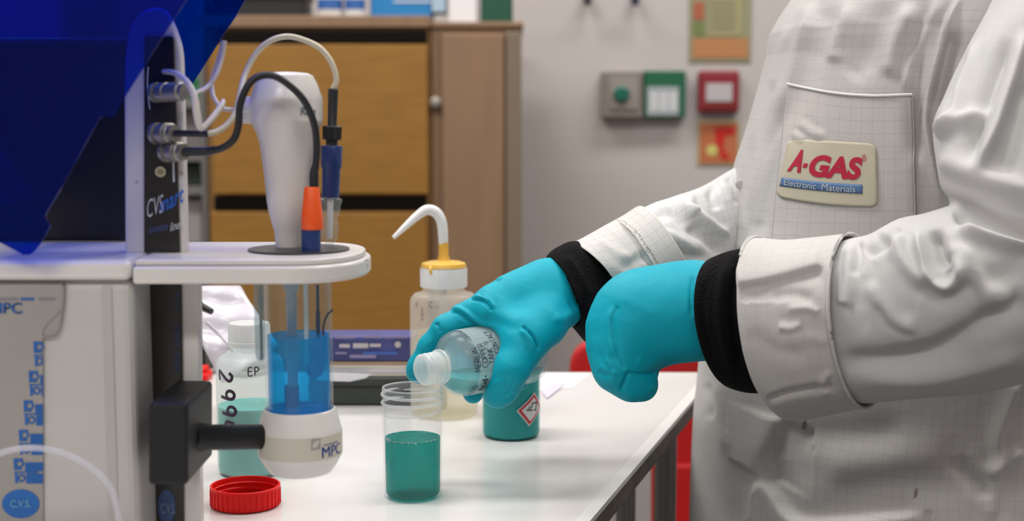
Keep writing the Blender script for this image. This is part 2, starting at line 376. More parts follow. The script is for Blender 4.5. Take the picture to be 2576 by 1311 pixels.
for i, (x, y, pw) in enumerate(LAMPS):
    side = 'left' if x < 0 else 'right'; where = {1.15: 'over the bench', 2.6: 'near the back wall', -1.0: 'behind the camera'}[y]
    t = thing('ceiling_light', f'long white ceiling light panel {where} on the {side}', 'ceiling light', (x, y, ZC), 'ceiling light panels')
    box('frame', (x-.64, y-.2, ZC-.04), (x+.64, y+.2, ZC-.001), m_ceil, t); box('diffuser', (x-.6, y-.16, ZC-.046), (x+.6, y+.16, ZC-.041), m_dif, t, bevel=0)
    ld = bpy.data.lights.new('area', 'AREA'); ld.shape = 'RECTANGLE'; ld.size = 1.2; ld.size_y = .32; ld.energy = pw; ld.color = (1, .975, .95)
    lo = bpy.data.objects.new('lamp', ld); COL.objects.link(lo); lo.location = (x, y, ZC-.06); setp(lo, t)

# ------------------------------------------------------------------ bench
m_top = mat('white_laminate', (.72, .70, .685), .22, noise=(3, .06), coat=.2)
m_edge = mat('worn_brown_edge', (.11, .085, .065), .55, noise=(60, .5, (1, .3, 3)), bump=(90, .5))
a = Pz(1803, 937, TZ); b = Pz(1489, 1307, TZ); d = (b-a)/(b.y-a.y); e = a + d*(.25-a.y)
BL = Pz(-900, 930, TZ); top = [(a.x, a.y), (e.x, e.y), (-1.1, .25), (-1.1, a.y+.01)]
bench = thing('lab_bench', 'white laminate lab bench top with worn brown edge on metal legs', 'bench', (-.4, 1.0, 0))
def slab(name, poly, z0, z1, m, parent, bevel=.001):
    n = len(poly); V = [(x, y, z1) for x, y in poly]+[(x, y, z0) for x, y in poly]
    return mk(name, V, [tuple(range(n)), tuple(range(2*n-1, n-1, -1))]+[(i, (i+1) % n, n+(i+1) % n, n+i) for i in range(n)], m, parent, smooth=False, bevel=bevel)
slab('worktop', top, TZ-.004, TZ, m_top, bench, .0006); slab('core_board', [(x-(.0006 if x > -1 else 0), y) for x, y in top], TZ-.019, TZ-.0042, m_edge, bench, .001)
off = .010
m_strip = mat('edge_lipping', (.76, .74, .72), .35)
slab('edge_lipping', [(a.x-off*1.15, a.y-.002), (a.x-.0003, a.y-.002), (e.x-.0003, e.y), (e.x-off*1.15, e.y)], TZ+.0001, TZ+.0007, m_strip, bench, 0)
def leg(px0, px1, Y, nm='leg', m=M_alu):
    x0, x1 = P(px0, 1200, Y).x, P(px1, 1200, Y).x; n = 3
    o = box(nm, (x0, Y, 0), (x1, Y+(x1-x0), TZ-.02), m, bench, .003)
    for k in (.3, .6): box('groove_rib', (x0+(x1-x0)*k, Y-.003, 0), (x0+(x1-x0)*(k+.1), Y, TZ-.02), m, bench, .001)
leg(1650, 1703, 1.50); leg(1553, 1600, 1.46)
box('leg', (-1.0, .35, 0), (-.96, .39, TZ-.02), M_alu, bench); box('leg', (-1.0, 1.5, 0), (-.96, 1.54, TZ-.02), M_alu, bench)
box('cross_rail', (-.96, 1.50, TZ-.07), (P(1650, 1200, 1.5).x, 1.53, TZ-.02), M_alu, bench)
# waste bin / crate under the bench, glimpsed through the gap
t = thing('storage_crate', 'dark green crate on the floor below the bench, seen through the leg gap', 'crate', (.0, 1.63, 0))
m_gr = mat('green_crate', (.03, .12, .07), .6)
for nm, q in (('side_panel', ((-.12, 1.56, 0), (.15, 1.575, .62))), ('side_panel', ((-.12, 1.685, 0), (.15, 1.70, .62))), ('side_panel', ((-.12, 1.575, 0), (-.105, 1.685, .62))), ('side_panel', ((.135, 1.575, 0), (.15, 1.685, .62))), ('base_panel', ((-.105, 1.575, 0), (.135, 1.685, .02)))): box(nm, *q, m_gr, t)

# ------------------------------------------------------------------ wooden cabinets
m_wood = mat('oak_veneer', (.31, .145, .018), .6, noise=(16, .18, (.6, 1, 9)), bump=(40, .05))
m_wood2 = mat('oak_side_panel', (.27, .16, .088), .55, noise=(9, .12, (5, 1, .4)))
m_frame = mat('oak_carcass', (.26, .13, .035), .55, noise=(10, .12, (5, 1, .5)))
YC = 2.9
cab = thing('filing_cabinet', 'oak veneered two-drawer cabinet with black recessed pull strips', 'cabinet', (P(800, 800, YC).x, YC+.2, 0))
x0 = P(515, 0, YC).x; x1 = P(1082, 0, YC).x; zt = P(0, 40, YC).z; zt1 = P(0, 70, YC).z
box('carcass', (x0, YC, 0), (x1, YC+.45, zt1), m_frame, cab, .002); box('top_board', (x0-.01, YC-.012, zt1+.0005), (x1, YC+.46, zt), m_wood2, cab, .002)
for (yt, yb) in ((112, 488), (534, 905), (950, 1320)):
    pbox('drawer_front', 538, yt, 1074, yb, YC-.020, YC-.0005, m_wood, cab, .002)
for (yt, yb) in ((76, 109), (494, 529), (910, 946)):
    pbox('pull_strip', 538, yt, 1074, yb, YC-.012, YC-.0005, mat('matt_black_strip', (.008, .006, .005), .9, spec=.1), cab, .002)
cab2 = thing('wood_cupboard', 'plain paler oak cupboard with small lock right of the drawer cabinet', 'cabinet', (P(1195, 800, YC).x, YC+.25, 0))
x2 = P(1312, 0, YC).x
box('carcass', (x1+.002, YC+.004, 0), (x2, YC+.45, zt1), m_wood2, cab2, .002); box('top_board', (x1+.002, YC-.006, zt1+.0005), (x2+.004, YC+.46, zt-.012), m_wood2, cab2, .002)
box('door', (P(1112, 0, YC).x, YC-.014, .1), (P(1268, 0, YC).x, YC+.0035, P(0, 86, YC).z), m_wood2, cab2, .003)
box('edge_stile', (P(1272, 0, YC).x, YC-.012, .0), (x2, YC+.0035, P(0, 80, YC).z), mat('grey_brown_stile', (.20, .15, .10), .6), cab2, .003)
c = P(1097, 258, YC); lathe('lock', [(.0, .0), (.011, 0), (.011, .022), (.006, .024), (0, .024)], (c.x, YC+.004, c.z), M_metal, cab2, axis=(0, -1, 0), n=24)
# things on top of the cabinets
def item(name, px0, py0, px1, py1, m, label, cat, Y=3.05, dp=.1, lid=None, group=None):
    a = P(px0, py0, Y); b = P(px1, py1, Y); z0 = zt if px1 < 1120 else zt-.012
    t = thing(name, label, cat, ((a.x+b.x)/2, Y, z0), group); box('body', (a.x, Y, z0+.0005), (b.x, Y+dp, a.z), m, t, .006)
    return t, a, b, z0
t, a, b, z0 = item('document_tray', 535, -14, 770, 20, mat('dark_tray', (.012, .011, .012), .5), 'black low tray on the left of the cabinet top', 'tray')
box('rim', (a.x-.004, 3.046, a.z-.008), (b.x+.004, 3.154, a.z), M_blk, t)
for (q0, q1, lb) in ((800, 862, 'white bottle with blue band on cabinet top, left one of two'), (868, 918, 'white bottle with blue band on cabinet top, right one beside the blue carton')):
    Y = 3.0; c0 = P((q0+q1)/2, 30, Y); r = R((q1-q0)/2, Y); t = thing('reagent_bottle', lb, 'bottle', (c0.x, Y, zt), 'bottles on the cabinet top')
    lathe('body', [(r*.95, 0), (r, .004), (r, .10), (r*.9, .115), (r*.5, .13), (r*.5, .135)], (c0.x, Y, zt+.0005), M_cap, t, n=32)
    lathe('label_band', [(r*1.02, .018), (r*1.02, .040)], (c0.x, Y, zt+.0005), mat('band_blue', (.03, .12, .38), .5), t, n=32); lathe('cap', [(r*.6, .137), (r*.6, .16), (0, .162)], (c0.x, Y, zt), M_cap, t, n=24)
m_cart = mat('carton_blue', (.01, .20, .50), .5)
t, a, b, z0 = item('carton', 930, -60, 1085, 26, m_cart, 'bright blue carton on the cabinet top', 'box', 3.0, .12)
pbox('white_stripe', 990, 2, 1084, 6, 2.9985, 2.9995, M_paper, t, 0); pbox('blue_white_end', 1086, -60, 1120, 30, 3.0, 3.1, mat('pale_blue_card', (.35, .5, .62), .6), t)
t, a, b, z0 = item('plastic_tub', 1128, -70, 1200, 32, M_paper, 'whitish plastic tub between blue carton and green box', 'tub', 3.0, .08)
box('lid', (a.x-.003, 2.997, a.z), (b.x+.003, 3.083, a.z+.012), M_cap, t)
t, a, b, z0 = item('storage_box', 1208, -60, 1290, 30, mat('dark_green_box', (.006, .07, .04), .6), 'dark green box at the right end of the cupboard top', 'box', 3.0, .1)
box('lid', (a.x-.003, 2.997, a.z), (b.x+.003, 3.103, a.z+.015), MATS['dark_green_box'], t)
# shelf unit seen between hood, column and cabinet
sh = thing('shelf_unit', 'grey shelf unit behind the instrument column, left of the cabinet', 'shelf', (P(430, 600, 3.05).x, 3.2, 0))
sx0, sx1 = P(150, 0, 3.05).x, P(512, 0, 3.05).x; m_sh = mat('grey_shelf', (.20, .19, .18), .6)
box('back_panel', (sx0, 3.42, 0), (sx1, 3.43, 1.6), m_sh, sh)
for yy in (250, 385, 470, 620, 800): z = P(0, yy, 3.05).z; box('shelf_board', (sx0, 3.05, z-.018), (sx1, 3.42, z), m_sh, sh)
for xx in (sx0, sx1-.012): box('upright', (xx, 3.045, 0), (xx+.012, 3.42, 1.6), m_sh, sh)
for (q0, q1, ya, yb, cc, lb, ct) in ((466, 506, 180, 248, (.02, .22, .08), 'small bright green tub on the top shelf behind the column', 'tub'),
        (455, 508, 262, 367, (.32, .30, .29), 'grey carton on the second shelf behind the column', 'box'), (458, 506, 400, 452, (.05, .07, .06), 'dark box on the middle shelf', 'box'),
        (466, 508, 488, 602, (.55, .52, .51), 'white-grey carton on the lowest visible shelf', 'box')):
    Y = 3.1; a = P(q0, ya+14, Y); b = P(q1, yb, Y); zs = [z for z in (P(0, yy, 3.05).z for yy in (250, 385, 470, 620, 800))]; zz = max([z for z in zs if z <= b.z+.03] or [b.z])
    t = thing('shelf_box', lb, ct, ((a.x+b.x)/2, Y, zz)); mm = mat('shelf_item_'+'%d' % (cc[0]*100+cc[1]*10000), cc, .6)
    box('body', (a.x, Y, zz+.0005), (b.x, Y+.12, a.z-.012), mm, t, .004); box('lid', (a.x-.002, Y-.002, a.z-.012), (b.x+.002, Y+.122, a.z), mm, t, .002)

# ------------------------------------------------------------------ wall fittings
YW = YB
t = thing('door_release_unit', 'grey emergency release box with green button and green sign plate', 'switch box', P(1620, 240, YW-.04))
pbox('housing', 1513, 180, 1618, 296, YW-.045, YW, mat('release_grey', (.20, .17, .15), .6), t, .004); pbox('face_plate', 1532, 194, 1606, 276, YW-.049, YW-.0455, mat('release_face', (.27, .235, .21), .6), t, .002)
c = P(1563, 236, YW-.05); lathe('button', [(0, 0), (.019, 0), (.019, .012), (.014, .015), (0, .015)], (c.x, YW-.049, c.z), mat('green_button', (.0, .11, .075), .4), t, axis=(0, -1, 0), n=24)
pbox('sign_plate', 1619, 178, 1726, 296, YW-.040, YW, mat('sign_green', (.004, .10, .045), .5), t, .004); pbox('sign_text_panel', 1628, 218, 1708, 290, YW-.042, YW-.0405, mat('sign_panel', (.34, .37, .38), .6), t, 0)
for k in range(3):
    for j in range(3): pbox('text_block', 1636+j*24, 236+k*15, 1655+j*24, 243+k*15, YW-.0425, YW-.0421, M_paper, t, 0)
t = thing('fire_call_point', 'dark red fire alarm call point with white centre on the wall', 'alarm', P(1808, 232, YW-.03))
pbox('housing', 1757, 178, 1862, 284, YW-.035, YW, mat('alarm_red', (.22, .012, .022), .5), t, .008); pbox('press_plate', 1776, 210, 1843, 256, YW-.038, YW-.0355, mat('alarm_plate', (.45, .42, .42), .5), t, .002)
pbox('lower_band', 1768, 262, 1852, 276, YW-.0375, YW-.0355, mat('alarm_band', (.16, .004, .004), .5), t, .001)
t = thing('safety_poster', 'yellow-green safety notice with orange lower band on the wall', 'poster', P(1812, 80, YW-.005))
pbox('sheet', 1732, -40, 1892, 156, YW-.004, YW-.0005, mat('poster_green', (.26, .255, .15), .7), t, 0); pbox('orange_band', 1742, 96, 1882, 146, YW-.006, YW-.0045, mat('poster_orange', (.42, .19, .07), .7), t, 0)
pbox('inner_panel', 1782, -20, 1868, 90, YW-.006, YW-.0045, mat('poster_yellow', (.33, .29, .14), .7), t, 0); pbox('red_block', 1744, 4, 1772, 50, YW-.006, YW-.0045, mat('poster_red', (.36, .10, .05), .7), t, 0)
pbox('green_block', 1744, 56, 1772, 90, YW-.006, YW-.0045, mat('poster_leaf', (.15, .19, .06), .7), t, 0)
for k in range(5): pbox('text_line', 1788, 4+k*16, 1850, 10+k*16, YW-.0068, YW-.0062, mat('poster_text', (.16, .17, .12), .7), t, 0)
t = thing('extinguisher_sign', 'small orange fire sign with red hose symbol below the call point', 'sign', P(1808, 360, YW-.005))
pbox('sheet', 1753, 302, 1862, 416, YW-.004, YW-.0005, mat('sign_edge', (.42, .36, .2), .7), t, 0); pbox('orange_field', 1760, 310, 1856, 410, YW-.006, YW-.0045, mat('sign_orange', (.45, .13, .05), .7), t, 0)
pext('hose_symbol', [(1798, 322), (1848, 318), (1848, 338), (1824, 342), (1818, 372), (1838, 398), (1816, 402), (1808, 374), (1800, 352)], YW-.0075, YW-.0062, mat('sign_red', (.50, .008, .004), .7), t, 0)
c = P(1790, 378, YW); lathe('flame_dot', [(0, 0), (R(14, YW), 0), (R(14, YW), .001), (0, .001)], (c.x, YW-.0065, c.z), mat('sign_yellow', (.55, .5, .14), .7), t, axis=(0, -1, 0), n=20)
for (q, cc, lb) in ((1478, (.03, .035, .045), 'dark grey coat hook at the top of the wall, left one'), (1598, (.006, .025, .10), 'dark blue coat hook at the top of the wall, right one')):
    m_h = mat('hook_%d' % q, cc, .5); t = thing('wall_hook', lb, 'hook', P(q, -30, YW-.02), 'coat hooks')
    pbox('back_plate', q-12, -60, q+12, -2, YW-.01, YW, m_h, t, .003); ptube('hook_arm', [(q, -20, YW-.008), (q, 4, YW-.03), (q, 6, YW-.05), (q, -8, YW-.062)], 8, m_h, t)
# ------------------------------------------------------------------ red chair beyond the bench
ch = thing('red_chair', 'red moulded chair behind the bench beside the person', 'chair', (P(1640, 1100, 2.1).x, 2.15, 0))
def rrect(x0, y0, x1, y1, r):
    o = []
    for cx, cy, s in ((x1-r, y0+r, -90), (x1-r, y1-r, 0), (x0+r, y1-r, 90), (x0+r, y0+r, 180)):
        for k in range(6): an = math.radians(s+k*18); o.append((cx+r*math.cos(an), cy+r*math.sin(an)))
    return o
pext('backrest', rrect(1434, 856, 1850, 1180, 70), 2.05, 2.075, M_redf, ch, .008); a = P(1450, 1180, 2.05); b = P(1830, 1180, 2.05)
box('seat', (a.x, 1.72, .44), (b.x, 2.06, .49), M_redf, ch, .015)
pext('side_shell', [(1640, 1170), (1830, 1170), (1830, 1700), (1640, 1700)], 2.04, 2.06, M_redf, ch, .006)
for sx in (a.x+.02, b.x-.04):
    for sy in (1.75, 2.02): box('leg', (sx, sy, 0), (sx+.022, sy+.022, .44), M_blk, ch, .003)
# ------------------------------------------------------------------ stack at the back of the bench
t = thing('dark_case', 'dark green-grey flat case on the bench under the books', 'case', P(930, 1000, 1.415))
a = Pz(795, 1022, TZ); Yd = a.y; m_dk = mat('dark_case_grey', (.035, .043, .036), .6, bump=(200, .2))
zc = P(0, 948, Yd).z; box('body', (P(760, 0, Yd).x, Yd, TZ+.0005), (P(1052, 0, Yd).x, Yd+.15, zc), m_dk, t, .004)
box('lid_seam', (P(760, 0, Yd).x-.0006, Yd-.0006, (TZ+zc)/2+.004), (P(1052, 0, Yd).x+.0006, Yd+.1506, (TZ+zc)/2+.0055), M_blk, t, 0)
zb = P(0, 918, Yd+.01).z; t = thing('cream_book', 'thick cream-white book lying on the dark case', 'book', (P(900, 0, Yd).x, Yd+.07, zc))
x0, x1 = P(770, 0, Yd).x, P(1048, 0, Yd).x; box('pages', (x0+.002, Yd+.004, zc+.0025), (x1-.002, Yd+.139, zb-.002), M_paper, t, .0005)
box('cover', (x0, Yd+.002, zc+.0005), (x1, Yd+.141, zc+.0023), mat('cream_cover', (.62, .57, .5), .6), t, 0); box('cover', (x0, Yd+.002, zb-.0018), (x1, Yd+.141, zb), MATS['cream_cover'], t, 0)
t = thing('paper_slip', 'white folded slip hanging over the edge of the cream book', 'paper', (P(880, 945, Yd).x, Yd, zc))
pext('sheet', [(790, 938), (935, 942), (918, 952), (880, 960), (800, 958)], Yd-.012, Yd-.0095, M_paper, t, 0)
zb2 = P(0, 845, Yd+.01).z; m_bk = mat('purple_blue_box', (.055, .060, .22), .5, noise=(30, .3)); t = thing('blue_carton', 'flat purple-blue printed box on top of the cream book', 'box', (P(930, 0, Yd).x, Yd+.07, zb))
x0, x1 = P(765, 0, Yd).x, P(1037, 0, Yd).x; box('body', (x0, Yd+.006, zb+.004), (x1, Yd+.05, zb2), m_bk, t, .002); box('tan_base', (x0-.001, Yd+.005, zb+.0003), (x1+.001, Yd+.051, zb+.0038), mat('tan_edge', (.38, .27, .18), .6), t, 0)
m_pp_ = mat('print_pale_purple', (.26, .22, .38), .6); m_pw = mat('print_cream', (.50, .46, .46), .6); Yp = Yd+.0055
for (q0, q1, ya, yb, mm) in ((843, 892, 845, 852, m_pp_), (915, 960, 844, 851, m_pp_), (968, 1026, 845, 851, m_pp_), (854, 880, 866, 875, m_pw), (888, 926, 864, 876, m_pw), (930, 958, 865, 873, m_pw), (844, 872, 886, 891, m_pp_), (880, 946, 893, 901, m_pp_), (912, 1000, 885, 892, mat('print_blue2', (.05, .12, .42), .5))):
    pbox('print_bar', q0, ya, q1, yb, Yp-.0006, Yp-.0001, mm, t, 0)
c = P(1001, 867, Yp); lathe('print_dot', [(0, 0), (R(8, Yp), 0), (R(8, Yp), .0006), (0, .0006)], (c.x, Yp, c.z), m_pw, t, axis=(0, -1, 0), n=20)
# loose papers right of the teal bottle
def sheet(name, poly, m, label, cat, dz=0, lines=0, group=None):
    V = [Pz(x, y, TZ+.0006+dz) for x, y in poly]; n = len(V); t = thing(name, label, cat, V[0], group)
    mk('sheet', [tuple(v) for v in V]+[(v.x, v.y, v.z-.0004) for v in V], [tuple(range(n)), tuple(range(2*n-1, n-1, -1))]+[(i, (i+1) % n, n+(i+1) % n, n+i) for i in range(n)], m, t, smooth=False)
    for k in range(lines):
        f = (k+1)/(lines+1); A = V[0].lerp(V[3], f); B = V[1].lerp(V[2], f); A = A.lerp(B, .12); B2 = A.lerp(B, .8); d = (V[3]-V[0])*.025
        mk('print_line', [tuple(q+Vector((0, 0, .0003))) for q in (A, B2, B2+d, A+d)], [(0, 1, 2, 3)], mat('print_grey', (.3, .3, .33), .7), t, smooth=False)
sheet('printed_sheet', [(1290, 938), (1484, 940), (1440, 975), (1300, 985)], M_paper, 'white printed sheet lying at the back edge of the bench', 'paper', 0, 5)
sheet('paper_strip', [(1362, 985), (1398, 962), (1420, 968), (1376, 1002)], M_pink, 'narrow lilac paper strip beside the bottle with the hazard label', 'paper', .0008)
# lilac sheet / bag leaning behind the 2994 bottle, with a clear syringe
t = thing('lilac_folder', 'crumpled lilac-white plastic folder leaning behind the marked bottle', 'folder', P(570, 900, 1.36))
V = []; gx, gy = 14, 16
cs = [(430, 722), (604, 722), (700, 868), (560, 965)]
for j in range(gy):
    for i in range(gx):
        u, v = i/(gx-1), j/(gy-1); A = np.array(cs[0])*(1-u)+np.array(cs[1])*u; B = np.array(cs[3])*(1-u)+np.array(cs[2])*u; q = A*(1-v)+B*v
        V.append(P(q[0], q[1], 1.40-.12*v+.006*math.sin(u*7+v*9)+.005*math.sin(v*17-u*4)))
o = mk('sheet', V, [(j*gx+i, j*gx+i+1, (j+1)*gx+i+1, (j+1)*gx+i) for j in range(gy-1) for i in range(gx-1)], mat('lilac_plastic', (.60, .57, .63), .35), t)
s = o.modifiers.new('th', 'SOLIDIFY'); s.thickness = .0015
ptube('fold_rib', [(520, 812, 1.325), (560, 850, 1.31), (610, 905, 1.29)], 5, MATS['lilac_plastic'], t)
t = thing('syringe', 'clear syringe with black end resting on the lilac folder', 'syringe', P(560, 790, 1.3))
ptube('barrel', [(528, 782, 1.312), (575, 802, 1.30), (604, 812, 1.295)], 9, M_glass, t, per=3); ptube('plunger', [(500, 768, 1.32), (532, 784, 1.31)], [11, 8], M_blk, t, per=3); ptube('nozzle', [(604, 812, 1.295), (640, 826, 1.29)], [4, 2], M_cap, t, per=3)
t = thing('red_clip', 'small red clip lying on the bench behind the column', 'clip', Pz(517, 950, TZ)); c = Pz(508, 962, TZ)
box('jaw', (c.x-.012, c.y, TZ+.0003), (c.x+.006, c.y+.03, TZ+.009), M_red, t, .002); box('lever', (c.x-.010, c.y+.005, TZ+.0092), (c.x+.003, c.y+.026, TZ+.015), M_red, t, .002)
t = thing('grey_cable', 'grey cable lying on the bench behind the marked bottle', 'cable', Pz(540, 955, TZ))
q = [Pz(450, 968, TZ), Pz(500, 962, TZ), Pz(545, 938, TZ), Pz(610, 950, TZ), Pz(680, 940, TZ)]; tube('sleeve', [p+Vector((0, 0, .0032)) for p in q], .003, mat('cable_grey', (.25, .24, .24), .5), t)

# ================================================================== plating analyser (left)
ins = thing('plating_analyser', 'white benchtop plating analyser with black front strip and blue tinted hood', 'lab instrument', P(330, 1300, .95))
YFR = .88; YBK = 1.007
# housing on the left: lid slab with rounded front edge, body below
ztop = P(0, 655, YFR).z
hx0 = -.60; hx1 = P(330, 700, YFR).x
box('housing', (hx0, YFR+.004, TZ+.004), (P(328, 700, YFR).x, YFR+.06, P(0, 706, YFR).z), M_hou, ins, .006)
box('housing_lid', (hx0, YFR-.002, P(0, 707, YFR).z+.0003), (hx1, YBK+.002, ztop), M_white, ins, .0045)
def lblY(): return YFR+.004
YL = YFR+.0035
pext('front_label', [(-140, 716), (160, 716), (161, 745), (156, 790), (150, 825), (142, 843), (124, 850), (108, 850), (109, 1400), (-140, 1400)], YL-.0012, YL+.0003, M_grey, ins, .0004)
ptube('label_edge', [(159, 718, YL-.002), (160, 750, YL-.002), (154, 800, YL-.002), (149, 832, YL-.002), (136, 847, YL-.002), (108, 849, YL-.002)], 2.2, mat('label_rim', (.30, .26, .24), .5), ins, n=8)
ptube('label_fold', [(157, 778, YL-.0015), (135, 800, YL-.0015), (112, 825, YL-.0015), (107, 843, YL-.0015)], 1.5, MATS['label_rim'], ins, n=8)
pbox('panel_groove', 276, 722, 280, 1400, YFR+.0032, YFR+.0045, mat('groove_grey', (.46, .43, .41), .6), ins, 0)
c = P(160, 716, YL-.002); lathe('screw', [(0, 0), (R(4, YL), 0), (R(4, YL), .001), (0, .001)], (c.x, YL-.0012, c.z), mat('rust_brown', (.12, .06, .03), .6), ins, axis=(0, -1, 0), n=16)
[flat_text('lettering', 'MPC', -24+q, 789, 27, YL-.0013, M_blue, ins, wscale=1.08) for q in (0, 2)]
for (q0, q1, mm) in ((-80, 50, mat('print_pale', (.24, .23, .27), .6)), (52, 92, M_blue), (97, 140, MATS['print_pale'])):
    n = int((q1-q0)/7)
    for k in range(n): pbox('small_print', q0+k*7, 749+(k % 2), q0+k*7+5, 756, YL-.0017, YL-.0013, mm, ins, 0)
for k, (bx, by) in enumerate(((85, 860), (73, 934), (60, 1008), (48, 1082), (35, 1154))):
    ex_ = 108; Yq = YL-.0013
    def bar(a, b, c, d): pbox('logo_block', bx+a, by+b, min(ex_, bx+c), by+d, Yq-.0004, Yq, M_blue, ins, 0) if bx+a < ex_ else None
    bar(0, 0, 5, 28); bar(5, 0, 22, 4); bar(5, 24, 20, 28); bar(0, 33, 60, 36); bar(3, 36, 8, 62)
    cc = [(P(bx+14+9*math.cos(t), by+13+8*math.sin(t), Yq-.0003)) for t in np.linspace(0, 2*np.pi, 13)]
    if bx+24 <= ex_+2: tube('logo_ring', cc, .0006, M_blue, ins, n=6, per=2)
    cc = [(P(min(bx+19, 99)+8*math.cos(t), by+49+8*math.sin(t), Yq-.0003)) for t in np.linspace(0, 2*np.pi, 13)]
    tube('logo_ring', cc, .0006, M_blue, ins, n=6, per=2)
    for j in range(7):
        if bx+28 < ex_: bar(28, 10+j*3.2, 90, 12.6+j*3.2)
    for j in range(7):
        if bx+31 < ex_: bar(31, 38+j*3.6, 90, 41+j*3.6)
def oval(name, cx, cy, rx, ry, Y, m, parent):
    V = [P(cx+rx*math.cos(t), cy+ry*math.sin(t), Y) for t in np.linspace(0, 2*np.pi, 48, endpoint=False)]
    return mk(name, V+[v+Vector((0, .0004, 0)) for v in V], [tuple(range(48)), tuple(range(95, 47, -1))]+[(i, (i+1) % 48, 48+(i+1) % 48, 48+i) for i in range(48)], m, parent, smooth=False)
oval('logo_oval', 52, 1268, 47, 36, YL-.0017, M_blue, ins); flat_text('lettering', 'C.V.S.', 26, 1277, 19, YL-.0018, mat('print_sky', (.12, .32, .5), .5), ins, bold=.02, wscale=.85)
# column: white arched frame plate with black strip
YCOL = .93
def arcpts(pts, per=6): return [tuple(q) for q in smoothpath(pts, per)]
arch = [(314, 640)] + [(312, 250)] + arcpts([(313, 160), (320, 100), (335, 55), (362, 27), (398, 19), (420, 36), (440, 80), (453, 130), (457, 210), (462, 400)]) + [(467, 608), (467, 640)]
pext('column_frame', arch, YCOL, YCOL+.012, M_white, ins, .002)
pext('column_frame', [(332, 700), (333, 1398), (506, 1398), (503, 1200), (500, 700)], YCOL, YCOL+.012, M_white, ins, .002)
pext('front_strip', [(362, 92), (367, 90), (431, 90), (437, 95), (452, 634), (362, 635)], YCOL-.003, YCOL-.0003, M_panel, ins, .0006)
pext('front_strip', [(367, 716), (456, 716), (463, 1398), (372, 1398)], YCOL-.003, YCOL-.0003, M_panel, ins, .0006)
YP = YCOL-.0031
flat_text('lettering', 'CVS', 370, 549, 46, YP, M_txtw, ins, bold=-.005, shear=.12, wscale=.36, rise=6)
flat_text('lettering', 'mart', 401, 540, 36, YP, M_txtb, ins, bold=.012, shear=.15, wscale=.52, rise=10)
flat_text('lettering', 'line', 428, 583, 22, YP, M_txtw, ins, shear=.25, wscale=.55, rise=4)
for k in range(9): pbox('dim_print', 374+k*5.5, 572-k*1.2+(k % 3), 378+k*5.5, 588-k*1.2, YP-.0003, YP, M_txtd, ins, 0)
for (ya, k0, n_) in ((740, 0, 4), (820, 0, 5), (885, 0, 5)):
    for k in range(n_): pbox('dim_print', 440, ya+k*11, 451, ya+k*11+7, YP-.0003, YP, mat('print_deep_blue', (.012, .035, .085), .5), ins, 0)
ptube('white_line', [(373, 168, YP), (371, 200, YP), (372, 235, YP), (377, 275, YP)], 1.8, M_txtw, ins, n=6)
pbox('white_line', 435, 400, 438, 458, YP-.0003, YP, M_txtw, ins, 0)
oval('logo_oval', 419, 1275, 22, 43, YP-.0003, mat('oval_dim_blue', (.035, .075, .20), .5), ins); flat_text('lettering', 'C.V.S.', 404, 1292, 26, YP-.0004, mat('print_soft', (.16, .22, .34), .5), ins, bold=.01, wscale=.45)
for (q, yy) in ((409, 160), (409, 190)): pbox('socket', q-5, yy-6, q+5, yy+6, YP-.0016, YP, M_blk, ins, .0004)
# side screws of the column
for (q, yy) in ((344, 458), (457, 437)):
    c = P(q, yy, YCOL); lathe('screw', [(0, 0), (R(4, YCOL), 0), (R(4, YCOL), .0006), (0, .0006)], (c.x, YCOL, c.z), MATS['groove_grey'], ins, axis=(0, -1, 0), n=16)
# coaxial connectors standing out of the strip
def bnc(px, py, L_, r0):
    c = P(px, py, YCOL-.004); ax = Vector((.80, -.60, .02)); t = lathe('coax_connector', [(0, 0), (r0*1.05, 0), (r0*1.05, .003), (r0*.8, .0035), (r0*.8, .006), (r0, .0065), (r0, .012), (r0*.86, .0125), (r0*.86, .0145), (r0*.98, .015), (r0*.98, L_-.004), (r0*.8, L_-.003), (r0*.8, L_), (0, L_)], c, M_metal, ins, axis=ax, n=32, rib=(24, .0004, 8, 9))
    return c+ax.normalized()*L_
e1 = bnc(390, 233, .030, .0062); e2 = bnc(392, 336, .019, .0068); e3 = bnc(416, 382, .019, .0065)
c = P(403, 432, YCOL-.003); lathe('jack_socket', [(0, 0), (.0035, 0), (.0035, .003), (.0018, .003), (.0018, .0012), (0, .0012)], c, mat('jack_yellow', (.45, .42, .22), .5), ins, axis=(.3, -1, 0), n=20)
# black electronics box behind the column
pbox('rear_case', -160, 96, 333, 612, 1.009, 1.11, mat('dark_case_interior', (.010, .008, .007), .45), ins, .004)
# platform arm: straight bar with rounded end, raised top plate and dark insert
cxp = P(752, 632, .9435).x; cyp = .9435; rxp = P(933, 640, .95).x-cxp; ryp = (YBK-YFR)/2
def plat(inset, xl):
    o = [(xl, YFR+inset)]; 
    for k in range(33):
        t = -math.pi/2+math.pi*k/32; o.append((cxp+(rxp-inset)*math.copysign(abs(math.cos(t))**.9, math.cos(t)), cyp+(ryp-inset)*math.copysign(abs(math.sin(t))**.9, math.sin(t))))
    o.append((xl, YBK-inset)); return o
zp0 = P(0, 716, YFR).z
slab('platform', plat(0, P(331, 640, YFR).x), zp0, ztop-.004, M_white, ins, .0022)
slab('platform_plate', plat(.0035, P(331, 640, YFR).x+.001), ztop-.0038, ztop, M_white, ins, .0012)
lathe('electrode_insert', [(0, 0), (R(126, .95), 0), (R(126, .95), .0012), (0, .0012)], (cxp, cyp, ztop+.0001), mat('dark_insert', (.03, .03, .03), .45, noise=(60, .4)), ins, n=64)
d = text2d('CVS', .0)
def onplat(a, b):
    q = a*2.6/2.4*.010; ang = -.62+q/rxp*.8; return Vector((cxp+(rxp+.0004)*math.cos(ang), cyp+(ryp+.0004)*math.sin(ang), zp0+.004+b*.0068))
